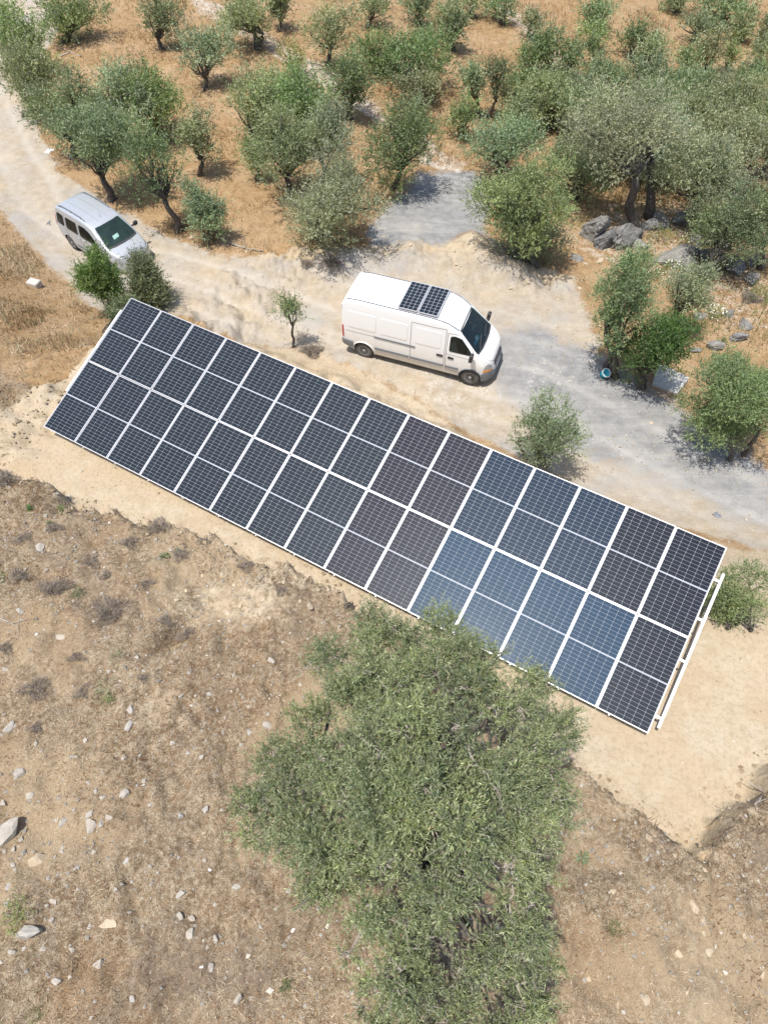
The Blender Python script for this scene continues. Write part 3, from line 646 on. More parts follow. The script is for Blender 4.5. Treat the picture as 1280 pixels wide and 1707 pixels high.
WB = 4.078
def build_van():
    rw, fw = at_z(607.3, 596, -3.05), at_z(781.5, 641, -3.05); d = fw - rw; yaw = math.atan2(d[1], d[0])
    n = np.array([-math.sin(yaw), math.cos(yaw)]); o2 = rw[:2] + n * .91
    root = empty('cargo_van', (o2[0], o2[1], -3.02), yaw); K = np.linalg.norm(d) / WB; root.scale = (K, K, K)
    tag(root, 'white high roof panel van with two solar panels on its roof, parked on dirt track', 'van')
    D = WB
    B = Body(zt=[(-1.02, 2.12), (-.98, 2.32), (-.86, 2.42), (-.3, 2.47), (D - 1.75, 2.47), (D - 1.3, 2.44), (D - .95, 2.34), (D - .60, 2.12), (D + .10, 1.44), (D + .22, 1.35), (D + .52, 1.20), (D + .72, 1.03), (D + .80, .80), (D + .85, .60)],
             zb=[(-1.02, .46), (-.6, .34), (0, .30), (D, .28), (D + .6, .24), (D + .85, .28)],
             wl=[(-1.02, .90), (-.95, .965), (-.5, .99), (D, .985), (D + .38, .95), (D + .60, .86), (D + .76, .70), (D + .85, .50)],
             wr=[(-1.02, .76), (-.9, .83), (D - 1.4, .84), (D - .9, .79), (D - .6, .76), (D + .10, .88), (D + .22, .86), (D + .52, .80), (D + .72, .68), (D + .85, .46)],
             rc=[(-1.02, .12), (D - 1.3, .13), (D - .6, .09), (D + .1, .05), (D + .5, .08), (D + .85, .14)], belt=1.22)
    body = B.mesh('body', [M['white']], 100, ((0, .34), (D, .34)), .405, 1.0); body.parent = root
    m = MB(); m.box((D / 2 - .05, 0, .36), (D + 1.2, 1.5, .22)); m.build('chassis', M['underbody'], root)
    for x in (0, D):
        for sg in (-1, 1): wheel(root, x, sg * .86, .34, .21, sg)
    # windscreen: cab interior behind, papers on the dash, glass in front
    ws = [(D - .575, -.68), (D - .55, -.3), (D - .545, 0), (D - .55, .3), (D - .575, .68), (D - .2, .76), (D + .10, .835), (D + .15, .4), (D + .16, 0), (D + .15, -.4), (D + .10, -.835), (D - .2, -.76)]
    B.patch('top', ws, .004, M['interior'], 'cab_interior', root, rings=7, skirt=.02, corner=.06)
    B.patch('top', [(D - .10, -.62), (D - .02, -.62), (D - .01, -.10), (D - .09, -.10)], .010, M['teal'], 'dashboard_cloth', root, skirt=.004)
    B.patch('top', [(D - .14, -.36), (D - .03, -.38), (D - .01, -.20), (D - .13, -.18)], .013, M['paper'], 'dashboard_paper', root, skirt=.004)
    wsg = B.patch('top', ws, .024, M['glass'], 'windscreen', root, rings=7, skirt=.01, corner=.06)
    cowl = B.patch('top', [(D + .09, -.84), (D + .15, -.4), (D + .16, 0), (D + .15, .4), (D + .09, .84), (D + .17, .80), (D + .23, .4), (D + .24, 0), (D + .23, -.4), (D + .17, -.80)], .016, M['blackp'], 'windscreen_cowl', root)
    for y0 in (-.55, .1):
        m = MB(); a = [D + .14, y0, B.top_z(D + .14, y0) + .03]; b = [D + .02, y0 + .55, B.top_z(D + .02, y0 + .55) + .045]; m.bar(a, b, .022, .018); m.build('wiper', M['blackp'], root)
    m = MB()
    B.strip([(D - .585, y) for y in np.linspace(-.70, .70, 9)], .03, .012, M['blackp'], 'windscreen_seal', root, mode='top')
    for sg in (-1, 1):
        # cab door
        win = [(D - .86, 1.36), (D - .86, 1.94), (D - .72, 1.97), (D - .46, 1.90), (D - .10, 1.50), (D - .06, 1.36)]
        B.patch('side', win, .006, M['interior'], 'cab_interior', root, sg, skirt=.01, corner=.05)
        B.patch('side', [(D - .82, 1.36), (D - .84, 1.74), (D - .66, 1.78), (D - .52, 1.36)], .010, M['greyp'], 'cab_seat', root, sg, skirt=.004, corner=.06)
        B.patch('side', win, .016, M['glass'], 'door_window', root, sg, skirt=.008, corner=.05)
        B.patch('side', [(D - .20, 1.36), (D - .20, 1.60), (D - .17, 1.60), (D - .17, 1.36)], .019, M['blackp'], 'window_bar', root, sg, skirt=.01)
        B.strip([(D - .96, .52), (D - .96, 2.05)], .022, .004, M['seam'], 'door_seam', root, sg)
        B.strip([(D - .96, .50), (D - .48, .48)], .018, .004, M['seam'], 'door_seam', root, sg)
        B.strip([(D - .96, 1.22), (D + .1, 1.20)], .014, .004, M['seam'], 'body_crease', root, sg)
        B.strip([(D - .96, 2.05), (D - .70, 2.05), (D - .42, 1.98), (D + .02, 1.45)], .016, .004, M['seam'], 'door_seam', root, sg)
        B.patch('side', [(D - .88, 1.02), (D - .88, 1.12), (D - .66, 1.11), (D - .66, 1.03)], .022, M['blackp'], 'door_handle', root, sg, corner=.03)
        B.patch('side', [(D - .96, .60), (D - .96, .69), (D - .46, .69), (D - .46, .60)], .028, M['greyp'], 'rub_strip', root, sg)
        # sliding door and load panels
        B.strip([(D - 2.28, .50), (D - 2.28, 2.18), (D - 1.02, 2.18), (D - 1.02, .50)], .020, .004, M['seam'], 'door_seam', root, sg)
        B.patch('side', [(D - 2.26, .60), (D - 2.26, .69), (D - 1.04, .69), (D - 1.04, .60)], .028, M['greyp'], 'rub_strip', root, sg)
        B.patch('side', [(D - 1.30, 1.03), (D - 1.30, 1.12), (D - 1.06, 1.12), (D - 1.06, 1.03)], .022, M['blackp'], 'door_handle', root, sg, corner=.03)
        B.patch('side', [(.45, .60), (.45, .69), (D - 2.32, .69), (D - 2.32, .60)], .028, M['greyp'], 'rub_strip', root, sg)
        B.patch('side', [(.42, 1.14), (.42, 1.20), (D - 2.10, 1.20), (D - 2.10, 1.14)], .022, M['greyp'], 'slide_rail', root, sg)
        B.strip([(-.78, 1.16), (.42, 1.17)], .016, .004, M['seam'], 'body_crease', root, sg)
        for (xa, xb) in ((-.72, .48), (.66, D - 2.42), (D - 2.12, D - 1.18)):
            B.patch('side', [(xa, 1.36), (xa, 2.02), (xb, 2.02), (xb, 1.36)], .012, M['white'], 'pressed_panel', root, sg, corner=.08, skirt=.016)
        # roof gutters
        B.strip([(x, sg * (B.g('wr', x) * .93)) for x in np.linspace(-.92, D - .62, 24)], .045, .010, M['gutter'], 'roof_gutter', root, mode='top')
        # arches
        for x in (0, D):
            m = MB(); P = []
            for t in np.linspace(-.12, math.pi + .12, 17):
                cx, cz = x + .43 * math.cos(t), .34 + .43 * math.sin(t); P.append((cx, sg * (B.side_y(cx, max(.33, cz)) + .004), cz))
            m.tube(P, [.028] * 17, 6); m.build('arch_trim', M['greyp'] if x else M['white'], root, True)
        # bumpers wrap round both ends
        B.patch('side', [(-1.0, .46), (-1.0, .74), (-.44, .72), (-.42, .42)], .034, M['greyp'], 'rear_bumper', root, sg, skirt=.05)
        B.patch('side', [(D + .43, .27), (D + .40, .62), (D + .60, .70), (D + .80, .66), (D + .83, .30), (D + .6, .26)], .030, M['greyp'], 'front_bumper', root, sg, skirt=.05)
        hl = B.patch('side', [(D + .46, .74), (D + .50, .98), (D + .60, 1.03), (D + .71, .96), (D + .755, .76)], .016, M['lens'], 'headlight', root, sg, corner=.05)
        B.patch('side', [(D + .45, .70), (D + .46, .79), (D + .75, .80), (D + .75, .70)], .020, M['orange'], 'indicator', hl, sg, corner=.02)
        B.patch('side', [(-.985, .82), (-.985, 1.34), (-.90, 1.34), (-.90, .82)], .014, M['red'], 'tail_light', root, sg)
        mirror(root, D - .02, sg * B.side_y(D - .02, 1.35), 1.46, sg, M['blackp'], .13, .20, .32)
    # front: bumper middle, grille, plate, bonnet seam
    m = MB(); m.box((D + .845, 0, .45), (.06, 1.06, .36)); m.build('front_bumper', M['greyp'], root)
    m = MB(); m.box((D + .80, 0, .88), (.05, .80, .05)); m.box((D + .815, 0, .78), (.05, .86, .05)); m.build('grille', M['blackp'], root)
    m = MB(); m.box((D + .88, 0, .52), (.012, .50, .11)); m.build('number_plate', M['paper'], root)
    B.strip([(D + .24, -.80), (D + .50, -.76), (D + .68, -.62), (D + .755, -.4), (D + .77, 0), (D + .755, .4), (D + .68, .62), (D + .50, .76), (D + .24, .80)], .014, .003, M['seam'], 'bonnet_seam', root, mode='top')
    m = MB(); m.box((-1.03, 0, .55), (.07, 1.75, .22)); m.build('rear_bumper', M['greyp'], root)
    for sg in (-1, 1):
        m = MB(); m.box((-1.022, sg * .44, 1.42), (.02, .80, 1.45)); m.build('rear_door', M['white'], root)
    # roof panels on brackets
    pw, ph = .70, 1.50; fm = frame_mesh(pw, ph, .02, .012, -.026); bs = MB(); bs.box((pw / 2, ph / 2, -.004), (pw - .03, ph - .03, .008)); bsm = bs.mesh('roof_solar_panel', [M['back']])
    cm = cell_mesh(4, 9, pw - .05, ph - .05, (pw - .05) / 4 - .010, (ph - .05) / 9 - .010, cham=.014); cm.materials.append(M['cell_teal'])
    for x in (1.22, 1.95):
        p = add('roof_solar_panel', bsm, root, (x, -ph / 2, 2.535)); add('frame', fm, p); c = add('cell_block', cm, p, (.025, .025, 0)); c['kind'] = 'stuff'
        for yy in (.08, ph - .08):
            m = MB(); m.box((pw / 2, yy, -.05), (pw * .9, .05, .06)); m.build('bracket', M['galv'], p)
    def warp(o):
        if o.type == 'MESH' and o.location.length < 1e-4:
            me = o.data; a = np.empty(len(me.vertices) * 3, np.float32); me.vertices.foreach_get('co', a); a = a.reshape(-1, 3)
            a[:, 0] = np.where(a[:, 0] < -.3, -.3 + (a[:, 0] + .3) * .76, np.where(a[:, 0] > D + .3, D + .3 + (a[:, 0] - D - .3) * .82, a[:, 0])); me.vertices.foreach_set('co', a.ravel()); me.update()
            for c in o.children: warp(c)
    for c in list(root.children):
        if c.name.split('.')[0] not in ('wheel', 'side_mirror', 'roof_solar_panel'): warp(c)
    return root
build_van()

def build_car():
    root = empty('silver_car', (-12.62, 26.98, -3.26), R(-39.2)); K = .985; root.scale = (K, K, K)
    tag(root, 'silver passenger van with roof rails parked at the track edge behind shrubs', 'car')
    D = 2.70
    B = Body(zt=[(-.74, 1.36), (-.71, 1.58), (-.62, 1.70), (-.3, 1.77), (.3, 1.80), (1.1, 1.79), (1.55, 1.74), (1.84, 1.66), (2.66, 1.12), (2.78, 1.06), (3.15, .95), (3.36, .80), (3.46, .64), (3.50, .5)],
             zb=[(-.74, .36), (-.4, .27), (0, .24), (D, .22), (3.5, .24)],
             wl=[(-.74, .80), (-.66, .86), (-.2, .90), (2.5, .90), (2.95, .87), (3.2, .79), (3.4, .60), (3.5, .40)],
             wr=[(-.74, .60), (-.6, .66), (.3, .70), (1.5, .69), (1.84, .66), (2.66, .78), (2.78, .77), (3.15, .70), (3.36, .56), (3.5, .36)],
             rc=[(-.74, .12), (1.5, .12), (1.84, .08), (2.66, .05), (3.1, .08), (3.5, .12)], belt=1.02)
    body = B.mesh('body', [M['silver']], 90, ((0, .31), (D, .31)), .37, .92); body.parent = root
    m = MB(); m.box((D / 2, 0, .30), (D + .9, 1.4, .2)); m.build('chassis', M['underbody'], root)
    for x in (0, D):
        for sg in (-1, 1): wheel(root, x, sg * .785, .31, .19, sg, False)
    ws = [(1.87, -.58), (1.90, -.3), (1.905, 0), (1.90, .3), (1.87, .58), (2.25, .66), (2.62, .73), (2.68, .4), (2.70, 0), (2.68, -.4), (2.62, -.73), (2.25, -.66)]
    B.patch('top', ws, .004, M['interior'], 'cab_interior', root, rings=7, skirt=.02, corner=.05)
    B.patch('top', [(2.38, -.22), (2.52, -.26), (2.50, .02), (2.37, .06)], .010, M['paper'], 'dashboard_paper', root, skirt=.004)
    B.patch('top', ws, .022, M['glass'], 'windscreen', root, rings=7, skirt=.01, corner=.05)
    B.patch('top', [(2.62, -.73), (2.68, -.4), (2.70, 0), (2.68, .4), (2.62, .73), (2.70, .70), (2.76, .4), (2.78, 0), (2.76, -.4), (2.70, -.70)], .014, M['blackp'], 'windscreen_cowl', root)
    for sg in (-1, 1):
        for k, win in enumerate(([(-.52, 1.10), (-.50, 1.48), (-.40, 1.53), (-.02, 1.53), (.02, 1.10)], [(.16, 1.08), (.14, 1.54), (.86, 1.55), (.92, 1.07)], [(1.06, 1.07), (1.02, 1.55), (1.42, 1.54), (1.72, 1.44), (2.22, 1.10), (2.22, 1.06)])):
            B.patch('side', win, .005, M['interior'], 'cab_interior', root, sg, skirt=.01, corner=.08)
            B.patch('side', win, .014, M['glass'], 'side_window', root, sg, skirt=.008, corner=.08)
        for xa in (.10, .98, 2.05):
            B.strip([(xa, .36), (xa - .02 if xa < 2 else xa, 1.55 if xa < 2 else 1.0)], .018, .004, M['seam'], 'door_seam', root, sg)
        B.patch('side', [(.55, .45), (.55, .52), (2.0, .52), (2.0, .45)], .018, M['greyp'], 'rub_strip', root, sg)
        for xa in (.82, 1.12): B.patch('side', [(xa, .90), (xa, .95), (xa + .17, .95), (xa + .17, .90)], .022, M['silver'], 'door_handle', root, sg)
        B.patch('side', [(-.725, .90), (-.725, 1.36), (-.65, 1.36), (-.63, .90)], .014, M['red'], 'tail_light', root, sg)
        B.patch('side', [(2.98, .62), (3.0, .80), (3.12, .84), (3.30, .72), (3.30, .62)], .014, M['lens'], 'headlight', root, sg, corner=.04)
        m = MB(); xs_ = np.linspace(-.45, 1.35, 9); P = [(x, sg * .625, B.top_z(x, .625) + (.075 if 0 < i < 8 else .01)) for i, x in enumerate(xs_)]; m.tube(P, [.018] * 9, 6)
        for i in (1, 4, 7): m.tube([(P[i][0], P[i][1], P[i][2] - .08), P[i]], [.022, .022], 6)
        m.build('roof_rail', M['greyp'], root, True)
        mirror(root, 2.18, sg * B.side_y(2.18, 1.1), 1.16, sg, M['blackp'], .11, .18, .18)
    for y in (-.22, .22): B.strip([(x, y) for x in np.linspace(-.4, 1.7, 12)], .022, .004, M['seam'], 'roof_groove', root, mode='top')
    m = MB(); m.tube([(1.62, 0, 1.73), (1.50, 0, 1.95)], [.006, .003], 5); m.build('aerial', M['blackp'], root)
    m = MB(); m.box((3.47, 0, .42), (.06, .85, .22)); m.build('front_bumper', M['silver'], root)
    m = MB(); m.box((3.505, 0, .45), (.012, .48, .11)); m.build('number_plate', M['paper'], root)
    m = MB(); m.box((-.735, 0, .50), (.07, 1.5, .26)); m.build('rear_bumper', M['greyp'], root)
build_car()

# ------------------------------------------------------------------ trees
def unit(v): return v / (np.linalg.norm(v, axis=-1, keepdims=True) + 1e-9)
def leaf_tris(P, Dr, L, W, rg):
    n = len(P); Dr = unit(Dr); s = unit(np.cross(Dr, rg.normal(size=(n, 3)))); L = L[:, None]; W = W[:, None]
    V = np.empty((n, 3, 3)); V[:, 0] = P - s * W * .2; V[:, 1] = P + Dr * L * .45 + s * W * .8; V[:, 2] = P + Dr * L
    return V.reshape(-1, 3)
def leaf_quads(P, Dr, L, W, rg):
    """slender leaf faces: base, shoulder, tip, shoulder"""
    n = len(P); Dr = unit(Dr); s = unit(np.cross(Dr, rg.normal(size=(n, 3)))); nrm = np.cross(s, Dr)
    L = L[:, None]; W = W[:, None]
    V = np.empty((n, 4, 3)); V[:, 0] = P; V[:, 1] = P + Dr * L * .5 + s * W * .5 + nrm * L * .05; V[:, 2] = P + Dr * L; V[:, 3] = P + Dr * L * .5 - s * W * .5 + nrm * L * .05
    return V.reshape(-1, 3)
PAL = dict(near=((.105, .150, .055), (.36, .39, .225)), olive=((.185, .228, .112), (.335, .38, .235)), olive_pale=((.215, .255, .145), (.375, .41, .285)), green=((.152, .215, .085), (.275, .34, .165)), vivid=((.098, .178, .048), (.165, .25, .085)), dark=((.130, .165, .082), (.225, .26, .15)), yellowy=((.225, .265, .10), (.31, .35, .155)))
HUE = np.ones(3)
def tints(n, pal, rg, clus=None):
    a, b = np.array(PAL[pal][0]), np.array(PAL[pal][1]); t = rg.random((n, 1)) ** 1.6; a = a * HUE; b = b * HUE
    c = a * (1 - t) + b * t
    if clus is not None: c = c * (1 + .22 * clus[:, None]) + np.clip(clus[:, None], 0, 1) * np.array([.03, .02, -.005])
    c = c * (1 + .12 * rg.normal(size=(n, 1)))
    c = np.clip(c, .01, .6)
    dead = rg.random(n) < .012; c[dead] = (.30, .22, .10)
    return np.c_[c, np.ones(n)]
def crown_leaves(lobes, total, L, Wd, rg, pal, per=8, up=.35, droop=0.0, fill=.5, shoot=(1.6, 1.6), tri=False, spread=.75):
    """lobes: list of (centre, radius vec). returns verts, colours, twig segments"""
    area = np.array([(r[0] * r[1] + r[0] * r[2] + r[1] * r[2]) for _, r in lobes]); area /= area.sum()
    Vs, Cs, T = [], [], []
    for (c, r), f in zip(lobes, area):
        ns = max(6, int(total * f / per)); d = unit(rg.normal(size=(ns, 3)) + np.array([0, 0, .30])); rad = fill + (1 - fill) * rg.random((ns, 1)) ** .6
        bump = 1 + .22 * np.sin(d[:, :1] * 5.1 + rg.random() * 6) * np.sin(d[:, 1:2] * 4.7 + rg.random() * 6)
        pos = c + d * r * rad * bump; td = unit(d + .55 * rg.normal(size=(ns, 3)) + np.array([0, 0, up]))
        tl = L * (shoot[0] + shoot[1] * rg.random((ns, 1)) ** 1.5)
        k = np.tile(np.linspace(0, 1, per), ns); ii = np.repeat(np.arange(ns), per); m = len(ii)
        p = pos[ii] + td[ii] * tl[ii] * k[:, None]
        dr = unit(td[ii] * .75 + spread * rg.normal(size=(m, 3)) + np.array([0, 0, -droop]))
        Vs.append((leaf_tris if tri else leaf_quads)(p, dr, L * (.7 + .6 * rg.random(m)), Wd * (.75 + .5 * rg.random(m)), rg))
        cl = rg.normal() * .8 + .5 * rg.normal(size=ns)[ii]
        Cs.append(np.repeat(tints(m, pal, rg, np.clip(cl, -1.3, 1.3)), 3 if tri else 4, 0)); T.append((pos - td * L * 1.2, pos + td * tl))
    return np.concatenate(Vs), np.concatenate(Cs), T
def leaf_mesh(name, V, Cc, mat, k=4):
    return mesh_np(name, V, np.arange(len(V)).reshape(-1, k), [mat], False, {'tint': Cc})
def limb(m, a, b, r0, r1, rg, n=6, sides=6, wob=.12, sag=0.0):
    a = np.array(a, float); b = np.array(b, float); L = np.linalg.norm(b - a); P = []; off = np.zeros(3)
    for i in range(n + 1):
        t = i / n; w = math.sin(math.pi * t) * wob * L; off = off * .5 + rg.normal(size=3) * .6
        P.append(a + (b - a) * t + off * w * .7 + np.array([0, 0, sag * L * math.sin(math.pi * t)]))
    P[0] = a; P[-1] = b
    m.tube(P, [r0 + (r1 - r0) * (i / n) ** .8 for i in range(n + 1)], sides)
    return P
FAR = 'olive trees on the dry grass slope'
TRACK = 'olive trees along the outer track edge'
GROVE = 'dense olive trees round the rocky outcrop'
def tree(name, label, cat, group, base, crown, pal='olive', seed=0, trunks=1, lobes=None, dens=.9, thick=1.0, leafpx=4.3, lobe_r=(.18, .40), upb=0.25, mat='leaf'):
    rg = np.random.default_rng(seed); bp = hit(*base); cx, cy, w, h = crown
    C = at_y(cx, cy, bp[1] + rg.normal() * .15); dp = depth(C); ppm = FPX / dp
    global HUE; HUE = (1 + .10 * rg.normal()) * np.array([1 + .07 * rg.normal(), 1.0, 1 + .05 * rg.normal()]); dens = dens * rg.uniform(.75, 1.15); gs = 1.16 if group == GROVE else 1.0
    w, h = w * 1.13 * gs, h * 1.10 * gs; rx = w / 2 / ppm; ry = rx * .92
    dl = math.asin(min(.99, (CAM_H - C[2]) / np.linalg.norm(C - np.array([0, 0, CAM_H])))); hh = h / 2 / ppm
    rz2 = (hh ** 2 - (ry * math.sin(dl)) ** 2) / math.cos(dl) ** 2; rz = np.clip(math.sqrt(max(rz2, 0.01)), .55 * rx, 1.7 * rx)
    C[2] = max(C[2], bp[2] + rz * ((.45 if trunks > 3 else .58) if cat == 'bush' else .8))
    root = empty(name, bp); tag(root, label, cat, group); off = C - bp
    nl = lobes or int(np.clip(7 + w * h / 900, 8, 24)); LB = []
    rmean = np.array([rx, ry, rz])
    for k in range(nl):
        d = unit(rg.normal(size=3) + np.array([0, 0, upb])); q = rg.uniform(.38, .80) if k > 1 else .15
        f = rg.uniform(*lobe_r); f *= 1.25 if k < 2 else rg.choice([.7, 1.0, 1.25]); LB.append((off + d * rmean * q, rmean * f * rg.uniform(.75, 1.25, 3) * np.array([1, 1, .8])))
    L = leafpx / ppm; Wd = L * .40
    total = dens * 5.2 * (w * h * .78) / (leafpx * leafpx * .40 * .5 * 1.25)
    V, Cc, T = crown_leaves(LB, total, L, Wd, rg, pal, per=10, up=.85, fill=.30, shoot=(1.8, 5.0), tri=True, spread=.6)
    V[:, 2] = np.maximum(V[:, 2], .02)
    # trunk and limbs
    m = MB(); rt = thick * (.055 * rx + .035)
    for t in range(trunks):
        b0 = np.array([rg.normal() * .05, rg.normal() * .05, -.12]) + (np.array([rg.normal(), rg.normal(), 0]) * .22 * rx if trunks > 1 else 0)
        fork = off * np.array([.55, .55, 0]) + np.array([0, 0, max(.25, (off[2] - rz * .55) * .8)]) + rg.normal(size=3) * np.array([.1, .1, .03]) * rx
        if trunks > 1: fork = fork + np.array([b0[0], b0[1], 0]) * 1.5
        P = limb(m, b0, fork, rt * 1.35, rt * .85, rg, 5, 8, .10)
        for k in range(t, nl, trunks):
            limb(m, fork, LB[k][0], rt * .55, rt * .12, rg, 5, 5, .10)
        for k in range(4): a = 2 * math.pi * (k + rg.random()) / 4; limb(m, b0 + np.array([0, 0, .30]), b0 + np.array([math.cos(a) * rt * 2.2, math.sin(a) * rt * 2.2, .02]), rt * .6, rt * .25, rg, 2, 5, .05)
    m.build('trunk', M['bark'], root, True)
    add('crown', leaf_mesh('crown', V, Cc, M[mat], 3), root)
    return root
FAR = 'olive trees on the dry grass slope'
TRACK = 'olive trees along the outer track edge'
GROVE = 'dense olive trees round the rocky outcrop'
